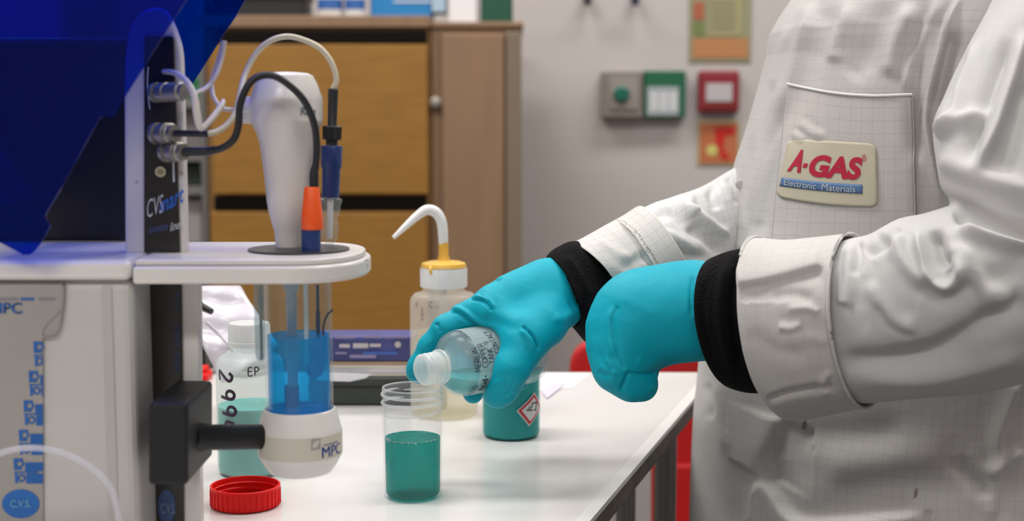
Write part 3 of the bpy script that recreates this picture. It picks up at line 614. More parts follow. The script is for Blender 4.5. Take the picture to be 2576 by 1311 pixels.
mapped('lettering', d, onplat, mat('print_grey_green', (.25, .30, .31), .5), ins)
# clamp block, rod, cup holder
YBL = .852
pext('clamp_block', [(372, 1014), (472, 1014), (472, 1222), (372, 1222)], YBL, YCOL-.004, M_blk, ins, .003)
hc = P(755, 1110, .938); zh = lambda py: P(0, py, .938).z
tube('holder_rod', [P(462, 1101, .885), P(560, 1100, .905), P(655, 1099, .925)], R(33, .9), M_blk, ins, n=32)
tube('rod_collar', [P(478, 1101, .885), P(512, 1101, .893)], R(37, .89), M_blk, ins, n=32)
prof = [(0, 1203), (60, 1201), (84, 1190), (96, 1172), (106, 1150), (108, 1144)]
hp = [(R(r, .938), zh(y)) for r, y in [(0, 1192), (60, 1191), (80, 1184), (92, 1168), (104, 1146), (107, 1140), (107, 1078), (104, 1070), (97, 1042), (91, 1028), (87, 1026), (87, 1046), (0, 1046)]]
lathe('vessel_holder', hp, (hc.x, .938, 0), M_white, ins, n=96, autos=28)
lathe('holder_band', [(R(107.6, .938), zh(1138)), (R(107.9, .938), zh(1136)), (R(107.9, .938), zh(1083)), (R(107.6, .938), zh(1081))], (hc.x, .938, 0), mat('band_cream', (.55, .52, .44), .4), ins, n=96, open=True, open2=True)
rb = R(108.3, .938)
def onband(x0, yb, h, ws=1.0):
    def f(a, b):
        px = x0+a*h*ws; s = max(-1, min(1, (px-755)/108.3)) if False else None
        ang = (x0-755)/108.3 + a*h*ws/108.3; return Vector((hc.x+rb*math.sin(ang), .938-rb*math.cos(ang), zh(yb-b*h)))
    return f
[mapped('lettering', text2d('MPC'), onband(755+math.asin((822-755)/108.3)*108.3+q, 1133, 27, .98), mat('print_dark_blue', (.01, .04, .22), .5), ins) for q in (0, 1.5)]
for k in range(9): mapped('small_print', ([(0, 0), (.9, 0), (.9, .7), (0, .7)], [(0, 1, 2, 3)], 1), onband(755+77+k*6, 1104, 6), MATS['print_pale'], ins)
for k in range(6):
    mapped('hatched_square', ([(0, 0), (.5, 0), (5.2-.8*k+.5, 5.2-.8*k), (5.2-.8*k, 5.2-.8*k)], [(0, 1, 2, 3)], 1), onband(755+42+k*4, 1110, 5), MATS['print_pale'], ins)
    mapped('hatched_square', ([(0, 0), (.5, 0), (5.2-.8*k+.5, 5.2-.8*k), (5.2-.8*k, 5.2-.8*k)], [(0, 1, 2, 3)], 1), onband(755+42, 1110-k*4.5, 5), MATS['print_pale'], ins)
# blue tinted hood: two side panels joined by the outer curved wall (beyond the frame)
M_hood = clear('blue_acrylic_hood', (.001, .22, .80), .10, (.0, .11, .52), gloss=.9, rough=.04, transl=.8)
hood_px = [(468, 0), (433, 53), (362, 166), (307, 252), (285, 293), (278, 296), (267, 291), (256, 293), (247, 302), (200, 388), (150, 480), (116, 535), (113, 545), (117, 556), (125, 566), (122, 576), (100, 614), (84, 634), (74, 641), (58, 641), (30, 626), (0, 610), (-120, 540)]
outer = [(-260, 300), (-300, 0), (-200, -330), (120, -520), (420, -430), (560, -200)]
poly = hood_px+outer[:5]+[(560, -160)]
hood = pext('hood', poly, .858, .8605, M_hood, ins, 0)
H0 = [P(x, y, .86) for x, y in poly]
cx_, cz_ = P(350, 0, 1.0).x, P(0, 92, 1.0).z        # clear of the rear case
e_ = [p for p in H0[:5]]; A_, B_ = H0[3], H0[4]
H1 = [H0[0], H0[1], H0[2], H0[3]]; sl = (H0[3].z-H0[2].z)/(H0[3].x-H0[2].x)
H1 = [H0[0], H0[1], H0[2], Vector((cx_, 0, H0[2].z+sl*(cx_-H0[2].x))), Vector((cx_, 0, cz_)), Vector((P(-300, 0, 1.0).x, 0, cz_)), H0[-5], H0[-4], H0[-3], H0[-2], H0[-1]] if cx_ < H0[2].x else H0
n = len(H1)
mk('hood_side', [(p.x, 1.012, p.z) for p in H1]+[(p.x, 1.0145, p.z) for p in H1], [tuple(range(n)), tuple(range(2*n-1, n-1, -1))]+[(i, (i+1) % n, n+(i+1) % n, n+i) for i in range(n)], M_hood, hood, smooth=False)
ow = H0[len(hood_px)-1:]; n = len(ow)
o = mk('hood_wall', [tuple((p.x, .8606, p.z)) for p in ow]+[tuple((p.x, 1.0119, p.z)) for p in ow], [(i, i+1, n+i+1, n+i) for i in range(n-1)], M_hood, hood)
s = o.modifiers.new('th', 'SOLIDIFY'); s.thickness = .0025
# ---- glass measuring vessel in the holder
ves = thing('measuring_vessel', 'glass beaker of bright blue solution standing in the white analyser holder', 'vessel', (hc.x, .938, zh(1045)))
rv = R(86, .938); zb_ = zh(1045)+.0006; zt_ = zp0-.0008
lathe('glass_wall', [(0, zb_), (rv-.002, zb_), (rv, zb_+.002), (rv, zt_-.006), (rv+.0008, zt_-.004), (rv+.0008, zt_), (rv-.0018, zt_), (rv-.0018, zb_+.003), (rv-.004, zb_+.0018), (0, zb_+.0018)], (hc.x, .938, 0), clear('vessel_glass', (.95, .97, .98), .03, (.7, .76, .8), gloss=1), ves, n=96)
M_bl = clear('blue_solution', (.0, .70, .98), .34, (.0, .58, 1.0), gloss=.5, transl=.7)
zl = zh(845); rl = rv-.0021
lathe('blue_solution', [(0, zb_+.0021), (rl-.002, zb_+.0021), (rl, zb_+.004), (rl, zl+.0008), (rl-.001, zl), (0, zl-.0004)], (hc.x, .938, 0), M_bl, ves, n=96)
# ---- rotating drive (white)
rot = thing('stirrer_drive', 'tall white tapered stirrer drive standing in the analyser platform', 'stirrer', (P(726, 630, .955).x, .955, ztop))
cr = P(727, 630, .955); zz = lambda py: P(0, py, .955).z
prof = [(0, 631), (33, 631), (34, 600), (36, 580), (42, 562), (50, 530), (54, 500), (57, 460), (62, 410), (69, 360), (76, 335), (86, 314), (88, 309), (88.5, 306), (90, 304), (90, 252), (89, 246), (78, 212), (67, 190), (60, 187), (54, 184), (25, 181), (0, 180)]
lathe('body', [(R(r, .955), zz(y)) for r, y in prof], (cr.x, .955, 0), M_white, rot, n=80, autos=20)
lathe('knob', [(0, 0), (.0075, 0), (.0075, .003), (.0085, .003), (.0085, .0125), (.007, .0145), (0, .0145)], P(650, 277, .955), M_white, rot, axis=(-1, -.1, 0), n=48, rib=(16, .0007, 3, 4))
rr = R(90.6, .955)
mapped('lettering', text2d('Roto', .02, .15), lambda a, b: Vector((cr.x+rr*math.sin(.53+a*.24*.8), .955-rr*math.cos(.53+a*.24*.8), zz(290-b*20))), mat('print_grey_blue', (.10, .14, .17), .5), rot)
c = P(679, 240, .93); lathe('screw', [(0, 0), (.0008, 0), (.0008, .0006), (0, .0006)], (c.x, .955-R(84, .955)*.84, c.z), M_rub, rot, axis=(-.5, -.85, 0), n=12)
lathe('shaft', [(0, zh(985)), (R(9, .94), zh(985)), (R(13, .94), zh(980)), (R(13, .94), zh(800)), (R(14, .94), zh(795)), (R(14, .94), zh(735)), (R(20, .94), zh(730)), (R(20, .94), ztop), (0, ztop)], (P(731, 800, .94).x, .945, 0), mat('shaft_grey', (.36, .42, .45), .5), rot, n=32)
lathe('shaft_tip', [(0, zh(1030)), (R(19, .94), zh(1028)), (R(19, .94), zh(975)), (0, zh(973))], (P(731, 990, .94).x, .945, 0), M_navy, rot, n=32)
# ---- orange electrode with black cable
YE = .925
el = thing('orange_electrode', 'electrode with bright orange sleeve and black cable on the platform', 'electrode', P(784, 632, YE))
cxx = P(784, 600, YE).x; ze = lambda py: P(0, py, YE).z
lathe('sleeve', [(R(27, YE), ze(577)), (R(28, YE), ze(575)), (R(27, YE), ze(545)), (R(19, YE), ze(474)), (R(17, YE), ze(470)), (0, ze(470))], (cxx+.0005, YE, 0), M_orange, el, n=48)
lathe('lower_body', [(0, ze(634)), (R(24, YE), ze(634)), (R(25, YE), ze(578)), (0, ze(578))], (cxx-.0004, YE, 0), M_navy, el, n=40)
ptube('strain_relief', [(790, 473, YE), (790, 440, YE), (792, 418, YE)], [12, 11.5, 9], M_rub, el, n=20)
c3 = tuple(e3)
kp = [P(793, 430, YE), P(797, 370, YE), P(790, 310, YE-.003), P(764, 252, YE-.008), P(722, 210, YE-.012), P(684, 190, YE-.015), P(648, 194, YE-.018), P(622, 218, YE-.02), P(604, 265, YE-.02), P(600, 315, YE-.02), P(588, 350, YE-.02), P(560, 372, YE-.018), P(520, 381, YE-.013), Vector(e3)]
tube('cable', kp, R(9.2, .91), M_rub, el, n=16, per=8)
tube('plug_boot', [Vector(e3), kp[-2], (kp[-2]+kp[-3])/2], [R(12, .9), R(11, .9), R(10, .9)], M_rub, el, n=16)
lathe('glass_probe', [(0, zh(912)), (R(5, .925), zh(908)), (R(6, .925), zh(895)), (R(6, .925), ztop-.01), (0, ztop-.01)], (P(770, 800, .925).x, .925, 0), mat('probe_pale', (.55, .62, .62), .25), el, n=20)
# ---- blue electrode with ground-glass joint
YG = .957; eb = thing('blue_electrode', 'blue capped glass electrode with cream cable behind the orange one', 'electrode', P(826, 630, YG))
zg = lambda py: P(0, py, YG).z; ga = P(828, 635, YG); gb = P(838, 225, YG); ax = (gb-ga).normalized(); GL = (gb-ga).length; hh = lambda py: (635-py)/410*GL
def gl_(name, pr, m, **k): return lathe(name, [(R(r, YG), hh(y)) for r, y in pr], ga, m, eb, axis=ax, **k)
gl_('glass_joint', [(0, 634), (9, 634), (10, 612), (17, 604), (21, 592), (22, 560), (17, 552), (19, 545), (24, 538), (26, 512), (29, 508), (29, 500), (24, 497), (0, 496)], clear('joint_glass', (.90, .93, .94), .10, gloss=1.0), n=40)
gl_('inner_stem', [(0, 600), (7, 600), (8, 500), (0, 500)], M_cap, n=20)
gl_('cap', [(0, 495), (22, 495), (23, 425), (26, 418), (26.5, 368), (25, 365), (0, 365)], M_navy, n=40, rib=(30, .0003, 3, 4))
gl_('plug', [(0, 364), (15, 364), (15, 352), (22, 350), (23, 318), (20, 316), (12, 316), (11.5, 315), (13, 226), (11, 223), (0, 223)], M_rub, n=32, rib=(14, .0008, 3, 4))
M_cream = mat('cream_cable', (.62, .57, .43), .45)
kp = [gb, P(846, 200, YG), P(834, 158, YG), P(806, 122, YG), P(768, 102, YG), P(725, 92, YG), P(682, 102, YG-.003), P(645, 134, YG-.006), P(617, 186, YG-.012), P(603, 240, YG-.025), P(592, 284, YG-.032), P(570, 315, YG-.04), P(545, 331, YG-.045), P(520, 337, YG-.05)]
tube('cable', kp, R(7.3, .94), M_cream, eb, n=14, per=8)
tube('plug_boot', [kp[-1]+Vector((.001, 0, 0)), (kp[-1]+Vector(e2))/2, Vector(e2)], R(8.5, .9), M_rub, eb, n=14)
lathe('probe_body', [(0, zh(860)), (R(6, .95), zh(858)), (R(6, .95), zh(790)), (R(4, .95), zh(785)), (R(4, .95), zh(722)), (0, zh(722))], (P(800, 800, .95).x, .95, 0), mat('probe_blue', (.04, .08, .14), .3), eb, n=20)
lathe('probe_bulb', [(0, zh(965)), (R(18, .95), zh(955)), (R(26, .95), zh(930)), (R(27, .95), zh(885)), (R(24, .95), zh(878)), (0, zh(878))], (P(800, 800, .95).x-.003, .952, 0), mat('bulb_blue', (.05, .35, .55), .3), eb, n=32)
ptube('curved_wire', [(836, 780, .938), (822, 795, .934), (814, 820, .932), (813, 845, .932)], 3, mat('wire_dark', (.05, .025, .05), .4), eb, n=8)
# ---- white wires around the connectors
ww = thing('white_wires', 'thin white leads looping beside the coaxial connectors', 'cable', P(500, 300, .9)); M_ww = mat('wire_white', (.58, .53, .50), .45)
ptube('lead', [(565, 102, .93), (558, 145, .93), (543, 190, .925), (520, 220, .92), (488, 236, .905)], 6, M_ww, ww)
ptube('lead', [(563, 103, .935), (550, 150, .935), (534, 200, .935), (536, 240, .93), (556, 270, .925), (585, 276, .93), (606, 270, .94)], 6, M_ww, ww)
ptube('lead', [(412, 180, .925), (440, 184, .91), (468, 204, .90), (488, 240, .895), (496, 290, .893), (505, 322, .893), (530, 302, .897), (556, 268, .905), (562, 252, .91)], [6, 7, 8, 9, 10, 8, 8, 8, 5], M_ww, ww)
# ---- spare sample tube left of the vessel
ft = thing('hanging_glass_tube', 'narrow clear glass tube hanging beside the blue vessel', 'glass tube', P(654, 720, .965)); q = P(654, 800, .965); zf = lambda py: P(0, py, .965).z
rt = R(15, .965); lathe('wall', [(0, zf(914)), (rt*.4, zf(912)), (rt*.8, zf(902)), (rt, zf(888)), (rt, zp0-.0008), (rt-.0007, zp0-.0008), (rt-.0007, zf(888)), (rt*.6, zf(903)), (0, zf(908))], (q.x, .965, 0), clear('tube_glass', (.85, .90, .91), .10, gloss=1), ft, n=32)
lathe('inner_rod', [(0, zf(905)), (R(4, .965), zf(905)), (R(4, .965), zf(775)), (R(8, .965), zf(772)), (R(8, .965), zf(752)), (R(5, .965), zf(745)), (R(5, .965), zf(720)), (0, zf(720))], (q.x+.0006, .965, 0), mat('rod_cream', (.50, .44, .38), .4), ft, n=20)
# ---- looping clear hose in front
hs = thing('clear_hose', 'thin milky hose looping in front of the analyser housing', 'hose', P(300, 1311, .82))
ptube('hose_wall', [(-60, 1170, .82), (0, 1141, .82), (55, 1128, .82), (115, 1130, .82), (180, 1148, .82), (240, 1185, .82), (278, 1228, .82), (296, 1290, .82), (300, 1360, .82), (304, 1420, .835)], 7.5, clear('milky_hose', (.95, .95, .97), .45, (.85, .85, .88), gloss=.6), hs)

# ================================================================== bottles and cups on the bench
def bottle_prof(r, hb, rn=.0105, hn=.024):
    return [(0, .0005), (r*.86, .0), (r*.97, .002), (r, .006), (r, hb-.010), (r*.97, hb-.005), (r*.86, hb-.001), (r*.7, hb+.001), (rn*1.35, hb+.003), (rn*1.05, hb+.005), (rn*1.0, hb+.0055)]
def thread(rn, h0, h1, turns=3, amp=.0009, n=7):
    out = []
    for i in range(n*turns+1): t = i/(n*turns); out.append((rn+amp*max(0, math.cos(t*turns*2*math.pi))**2, h0+(h1-h0)*t))
    return out
# -- the marked bottle behind the vessel
def upright_bottle(name, label, c, r, hb, lv, liq, shell, group, cap=True):
    t = thing(name, label, 'bottle', c, group); c = Vector((c[0], c[1], TZ+.0003)); rn = r*.50
    lathe('bottle_wall', bottle_prof(r, hb, rn)+[(rn, hb+.010)], c, shell, t, n=80, autos=60)
    li = [(0, .0012), (r*.85, .0012), (r*.95, .003), (r-.0012, .007), (r-.0012, lv), (0, lv)]
    lathe('liquid', li, c, liq, t, n=72)
    if cap:
        h0 = hb+.0075; lathe('screw_cap', [(rn*1.22, h0), (rn*1.26, h0+.0015), (rn*1.26, h0+.004), (rn*1.22, h0+.0045), (rn*1.22, h0+.017), (rn*1.16, h0+.019), (0, h0+.0193)], c, M_capt, t, n=96, rib=(48, .0004, 3, 4))
    return t, c
M_capt = clear('natural_cap', (.95, .95, .95), .80, (.80, .81, .79), gloss=.4, rough=.3, transl=.35)
M_teal = mat('teal_liquid', (.0, .50, .44), .4, sss=0)
M_teal2 = mat('teal_liquid_deep', (.0, .34, .335), .4)
c1 = Pz(632, 1187, TZ); r1 = (P(717, 1150, c1.y).x-P(549, 1150, c1.y).x)/2; c1.x = (P(717, 1150, c1.y).x+P(549, 1150, c1.y).x)/2; hb1 = P(0, 893, c1.y).z-TZ
t1, c1 = upright_bottle('sample_bottle', 'white plastic sample bottle marked 2994, half full of teal liquid', c1, r1, hb1, P(0, 1018, c1.y).z-TZ, M_teal, M_pp2, 'plastic sample bottles')
def oncyl(c, r, ang0, z0, h, rotcw=False, tilt=0, wd=1.0):
    """rotcw: text reads downward, letter tops to the right (+x)"""
    def f(a, b):
        if rotcw: u, v = b*h*wd, -a*h
        else: u, v = a*h*wd, b*h
        if tilt: u, v = u*math.cos(tilt)-v*math.sin(tilt), u*math.sin(tilt)+v*math.cos(tilt)
        an = ang0+u/r; return Vector((c[0]+(r+.00035)*math.sin(an), c[1]-(r+.00035)*math.cos(an), z0+v))
    return f
px1 = lambda px: math.asin(max(-1, min(1, (P(px, 1000, c1.y).x-c1.x)/r1)))
z1 = lambda py: P(0, py, c1.y-r1*.9).z
hw = R(44, c1.y)
for ch, yy, x_ in (('2', 936, 566), ('9', 982, 570), ('9', 1022, 572), ('4', 1060, 568)):
    mapped('handwriting', pen2d(ch, .19), oncyl(c1, r1, px1(x_), z1(yy), hw, True, tilt=-.04), M_inkp, t1)
mapped('handwriting', pen2d('EP', .14, .3), oncyl(c1, r1, px1(642), z1(944), R(20, c1.y)), M_inkp, t1)
# -- wash bottle
c2 = Pz(1118, 1042, TZ); r2 = R(86, c2.y); z2 = lambda py: P(0, py, c2.y).z
wb = thing('wash_bottle', 'translucent wash bottle with white cap, yellow spout and bent white nozzle', 'bottle', (c2.x, c2.y, TZ)); M_wash = clear('wash_bottle_plastic', (.97, .965, .95), .30, (.90, .885, .83), gloss=.4, rough=.25, transl=.5)
lathe('bottle_wall', [(0, TZ+.0005), (r2*.9, TZ+.0003), (r2*.98, TZ+.003), (r2, TZ+.007), (r2, z2(762)), (r2*.97, z2(748)), (r2*.88, z2(739)), (r2*.68, z2(736)), (r2*.62, z2(730)), (r2*.60, z2(722))], (c2.x, c2.y, 0), M_wash, wb, n=72, autos=60)
lathe('liquid', [(0, TZ+.002), (r2*.9, TZ+.002), (r2*.96, TZ+.005), (r2*.96, z2(835)), (0, z2(835))], (c2.x, c2.y, 0), clear('rinse_liquid', (.97, .96, .88), .18, (.90, .86, .70), gloss=.4), wb, n=64)
lathe('screw_cap', [(r2*.66, z2(722)), (r2*.685, z2(719)), (r2*.69, z2(680)), (r2*.67, z2(672)), (0, z2(670))], (c2.x, c2.y, 0), M_cap, wb, n=160, rib=(80, .0004, 1, 2))
lathe('spout_collar', [(r2*.68, z2(671)), (r2*.64, z2(662)), (r2*.5, z2(658)), (r2*.2, z2(655)), (r2*.15, z2(645)), (r2*.14, z2(610)), (0, z2(608))], (c2.x, c2.y, 0), M_yel, wb, n=48)
ptube('spout_drip', [(1082, 668, c2.y-.026), (1083, 680, c2.y-.032), (1084, 692, c2.y-.031)], [5, 4, 3], M_yel, wb, n=8)
ptube('nozzle', [(1116, 640, c2.y), (1115, 600, c2.y), (1111, 560, c2.y), (1098, 536, c2.y), (1075, 528, c2.y-.002), (1050, 543, c2.y-.006), (1020, 570, c2.y-.012), (990, 598, c2.y-.018)], [11, 12.5, 13, 13.5, 13, 11, 8.5, 5], M_cap, wb, n=20)
ptube('dip_tube', [(1116, 720, c2.y), (1116, 1030, c2.y)], 9, mat('dip_tube_grey', (.55, .52, .47), .5), wb, n=14)
for k, (ch, xx, yy) in enumerate((('X', 1050, 775), ('E', 1066, 790), ('C', 1085, 772), ('-', 1100, 776), ('3', 1063, 806))):
    an = math.asin(max(-1, min(1, (P(xx, 800, c2.y).x-c2.x)/r2))); mapped('handwriting', pen2d(ch, .16), oncyl(c2, r2, an, P(0, yy, c2.y-r2*.8).z, R(14, c2.y)), mat('faded_ink', (.16, .15, .15), .6), wb)
# -- teal bottle with hazard diamond
c3_ = Pz(1286, 1096, TZ); r3 = R(74, c3_.y)
t3, c3_ = upright_bottle('sample_bottle', 'teal filled bottle with red hazard diamond standing below the gloved thumb', c3_, r3, .092, .080, M_teal2, clear('thin_polyethylene', (.90, .96, .96), .24, (.12, .50, .50), gloss=.35, rough=.25), 'plastic sample bottles')
def dia(scale, m, off, sh=None):
    ang0 = math.radians(44); zc_ = P(0, 1031, c3_.y-r3*.8).z
    pts = [(-1, 0), (0, 1), (1, 0), (0, -1)] if sh is None else sh; N_ = 10; V = []; Fc = []
    # grid fan mapped on the cylinder, slight tilt
    A = [np.array(p, float) for p in pts]
    for i in range(N_+1):
        for j in range(N_+1):
            u, v = i/N_, j/N_; q = (A[0]*(1-u)+A[1]*u)*(1-v)+(A[3]*(1-u)+A[2]*u)*v; q = q*scale
            x_, y_ = q[0]*.0158-q[1]*-.0035, q[1]*.0152; an = ang0+x_/r3; V.append(Vector((c3_[0]+(r3+off)*math.sin(an), c3_[1]-(r3+off)*math.cos(an), zc_+y_)))
    for i in range(N_):
        for j in range(N_): a = i*(N_+1)+j; Fc.append((a, a+1, a+N_+2, a+N_+1))
    return V, Fc
for nm, sc_, mm, of in (('hazard_label', 1.0, mat('label_white', (.62, .64, .64), .5), .0004), ('red_border', .90, mat('hazard_red', (.50, .015, .02), .5), .0006), ('label_field', .70, MATS['label_white'], .0008)):
    V, Fc = dia(sc_, mm, of); mk(nm, V, Fc, mm, t3)
for sh_ in ([(-.42, -.03), (-.42, .05), (.02, -.02), (.02, -.10)], [(-.30, .05), (-.26, .22), (-.20, .22), (-.2, .04)], [(-.12, .05), (-.12, .40), (-.04, .40), (-.04, .03)], [(-.1, .32), (-.1, .40), (.32, .42), (.32, .34)], [(.26, .38), (.34, .36), (.38, -.1), (.28, -.1)], [(.14, -.12), (.14, -.04), (.36, -.04), (.36, -.12)]):
    V, Fc = dia(1, M_ink, .001, sh_); mk('pictogram_stroke', V, Fc, mat('pictogram_black', (.03, .05, .05), .6), t3)
# -- clear cup being filled
c4 = Pz(1039, 1249, TZ); r4 = R(74.5, c4.y); r4t = R(77.5, c4.y); H4 = P(0, 975, c4.y).z-TZ; z4 = lambda py: P(0, py, c4.y).z-TZ
cup = thing('sample_jar', 'clear threaded plastic jar half full of green-teal solution under the pouring bottle', 'jar', (c4.x, c4.y, TZ)); cc = (c4.x, c4.y, TZ+.0003)
th_ = .0011
lathe('jar_wall', [(0, 0), (r4-.0015, 0), (r4, .0016), (r4+(r4t-r4)*.7, z4(1048)), (r4t-.0003, z4(1034)), (r4t-.0003, H4-.0004), (r4t-.0007, H4), (r4t-.0015, H4-.0002), (r4t-.0016, z4(1034)), (r4-th_+(r4t-r4)*.6, z4(1048)), (r4-th_, .003), (r4-.0035, .0015), (0, .0014)], cc, M_cup, cup, n=128, autos=40)
M_rim = clear('milky_rim', (.97, .98, .98), .30, (.90, .92, .93), gloss=.6, rough=.1)
lathe('rim', [(r4t-.0018, H4-.0008), (r4t-.0016, H4+.0002), (r4t-.0003, H4+.0003), (r4t+.0001, H4-.0008)], cc, M_rim, cup, n=128, open=True, open2=True)
lathe('collar_band', [(r4t+.00005, H4-.0070), (r4t+.00005, H4-.0008)], cc, clear('rim_haze', (.98, .98, .98), .12, gloss=.3), cup, n=128, open=True, open2=True)
# helical thread beads
def helix(a0, a1, za, zb, r, rad, nm='thread'):
    pts = [Vector((cc[0]+r*math.sin(t), cc[1]-r*math.cos(t), cc[2]+za+(zb-za)*(t-a0)/(a1-a0))) for t in np.linspace(a0, a1, 60)]
    rs = [rad*min(1, .3+i/5, .3+(59-i)/5) for i in range(60)]; tube(nm, pts, rs, M_rim, cup, n=10, per=1)
helix(-2.6, 3.5, z4(990), z4(996), r4t, .0011); helix(-2.8, 2.4, z4(1014), z4(1008), r4t, .0011); helix(-1.3, 1.5, z4(1043), z4(1030), r4t-.0012, .0009)
M_gt = clear('green_teal_solution', (.0, .54, .50), .26, (.0, .50, .46), gloss=.5, transl=.75)
rl = r4-th_-.0002; zs = z4(1104)
lathe('green_teal_solution', [(0, .0017), (rl-.002, .0017), (rl-.0003, .004), (rl+(r4t-r4)*.3, zs+.0011), (rl-.0012, zs+.0002), (rl*.7, zs), (rl*.45, zs-.0003), (rl*.3, zs+.0004), (rl*.12, zs-.0005), (0, zs-.001)], cc, M_gt, cup, n=96)
m_bub = clear('foam_bubble', (.95, .99, .98), .25, gloss=1.0); bv = []; bf = []
ico = bmesh.new(); bmesh.ops.create_icosphere(ico, subdivisions=1, radius=1); iv = [v.co.copy() for v in ico.verts]; ifc = [[v.index for v in f.verts] for f in ico.faces]; ico.free()
for k in range(150):
    an = random.uniform(-1.5, .25) if k < 125 else random.uniform(.4, 1.2); rr_ = rl-random.random()**2*.003; s_ = random.uniform(.0003, .0008); L0 = len(bv)
    bv += [v*s_+Vector((cc[0]+rr_*math.sin(an), cc[1]-rr_*math.cos(an), cc[2]+zs+.0006+random.uniform(-.0008, .0004))) for v in iv]; bf += [[i+L0 for i in f] for f in ifc]
mk('foam_bubbles', bv, bf, m_bub, cup, kind='stuff')
# -- red cap
c5 = Pz(618, 1271, TZ); r5 = R(88.5, c5.y)
rc = thing('screw_closure', 'red ribbed screw cap lying open side up at the front of the bench', 'cap', (c5.x, c5.y, TZ)); H5 = .0158
lathe('cap_shell', [(0, 0), (r5*.93, 0), (r5*.98, .001), (r5, .003), (r5, H5-.0022), (r5*1.012, H5-.002), (r5*1.012, H5-.0003), (r5*1.0, H5), (r5*.955, H5), (r5*.94, H5-.0015), (r5*.94, .0022), (0, .0022)], (c5.x, c5.y, TZ+.0003), M_red, rc, n=144, autos=30)
lathe('sealing_ring', [(r5*.80, .0023), (r5*.80, .0075), (r5*.77, .0075), (r5*.77, .0023)], (c5.x, c5.y, TZ+.0003), M_red, rc, n=96)
for q in (.0065, .0105): lathe('inner_thread', [(r5*.939, q), (r5*.91, q+.0007), (r5*.939, q+.0014)], (c5.x, c5.y, TZ+.0003), M_red, rc, n=96, open=True, open2=True)
for k in range(36):
    an = 2*math.pi*k/36; ce = Vector((c5.x+r5*1.0015*math.sin(an), c5.y-r5*1.0015*math.cos(an), TZ+.0015)); tx = Vector((math.cos(an), math.sin(an), 0))*.00035; no = Vector((math.sin(an), -math.cos(an), 0))*.0005; up = Vector((0, 0, H5-.004))
    V = [ce-tx-no, ce+tx-no, ce+tx+no, ce-tx+no]; V = V+[v+up for v in V]; mk('grip_rib', V, [(0, 3, 2, 1), (4, 5, 6, 7), (0, 1, 5, 4), (1, 2, 6, 5), (2, 3, 7, 6), (3, 0, 4, 7)], M_red, rc, smooth=False)

# ================================================================== held bottle
mouth = P(1060, 931, 1.072); base = P(1337, 882, 1.143); AX = (mouth-base).normalized(); LB = (mouth-base).length;  rh = .0262
hb = thing('poured_bottle', 'milky plastic bottle with handwritten label tipped over the jar by the gloved hand', 'bottle', base)
nb = LB-.0255; rn = .0112
pr = [(0, .0012), (rh*.82, 0), (rh*.93, .0022), (rh*.985, .006), (rh, .011), (rh, nb-.013), (rh*.985, nb-.009), (rh*.93, nb-.005), (rh*.82, nb-.0018), (rh*.62, nb), (rn*1.12, nb+.0008), (rn*1.02, nb+.002), (rn*1.0, nb+.006), (rn*1.12, nb+.0066), (rn*1.20, nb+.0072), (rn*1.20, nb+.0088), (rn*1.12, nb+.0094)]
h0 = nb+.010
for i in range(29): pr.append((rn*(1.0+.09*max(0, math.cos(i/28*3*2*math.pi-.6))**1.5), h0+(LB-.0015-h0)*i/28))
pr += [(rn*.98, LB-.0005), (rn*.93, LB), (rn*.76, LB), (rn*.72, LB-.001), (rn*.72, nb+.003), (rn*.8, nb+.0015), (rh*.6, nb-.0010), (rh*.78, nb-.0032), (rh-.0028, nb-.0065), (rh-.0013, nb-.0125), (rh-.0013, .010), (rh-.003, .004), (rh*.8, .0016), (0, .0022)]
M_ppn = clear('neck_polyethylene', (.95, .96, .96), .62, (.88, .90, .89), gloss=.5, rough=.15, transl=.4)
M_pph = clear('held_bottle_plastic', (.96, .98, .98), .15, (.86, .93, .95), gloss=.5, rough=.16, transl=.5)
lathe('bottle_wall', pr, base, M_pph, hb, axis=AX, n=96, autos=60)
lathe('neck_finish', [(rn*1.20+.0001, nb+.0071), (rn*1.20+.0002, nb+.0089), (rn*1.02+.0002, nb+.0095)] + [(rn*(1.0+.09*max(0, math.cos(i/28*3*2*math.pi-.6))**1.5)+.0002, h0+(LB-.0015-h0)*i/28) for i in range(29)]+[(rn*.93, LB+.0002), (rn*.78, LB+.0002)], base, M_ppn, hb, axis=AX, n=96, autos=60, open=True, open2=True)
# liquid cut by the level plane
ex, ey, ez = frame(AX); bm = bmesh.new(); rl = rh-.0016; pl = [(0, .0025), (rh*.8, .002), (rh-.0034, .0045), (rl, .0105), (rl, nb-.0145), (rh-.003, nb-.0085), (rh*.77, nb-.0036), (rn*.9, nb-.001), (rn*.70, nb+.003), (rn*.70, LB-.003), (0, LB-.003)]
rows = []
for r_, h_ in pl: rows.append([bm.verts.new(base+ex*(max(r_, 1e-5)*math.cos(t))+ey*(max(r_, 1e-5)*math.sin(t))+ez*h_) for t in np.linspace(0, 2*np.pi, 64, endpoint=False)])
for A_, B_ in zip(rows[:-1], rows[1:]):
    for j in range(64): bm.faces.new((A_[j], A_[(j+1) % 64], B_[(j+1) % 64], B_[j]))
LV = .9925
geo = bmesh.ops.bisect_plane(bm, geom=bm.verts[:]+bm.edges[:]+bm.faces[:], plane_co=(0, 0, LV), plane_no=(0, 0, 1), clear_outer=True)
bmesh.ops.holes_fill(bm, edges=[e for e in bm.edges if e.is_boundary], sides=400); bmesh.ops.recalc_face_normals(bm, faces=bm.faces)
me = bpy.data.meshes.new('liquid'); bm.to_mesh(me); bm.free(); fin('liquid', me, mat('poured_teal', (.0, .44, .45), .35), hb, True, autos=40)
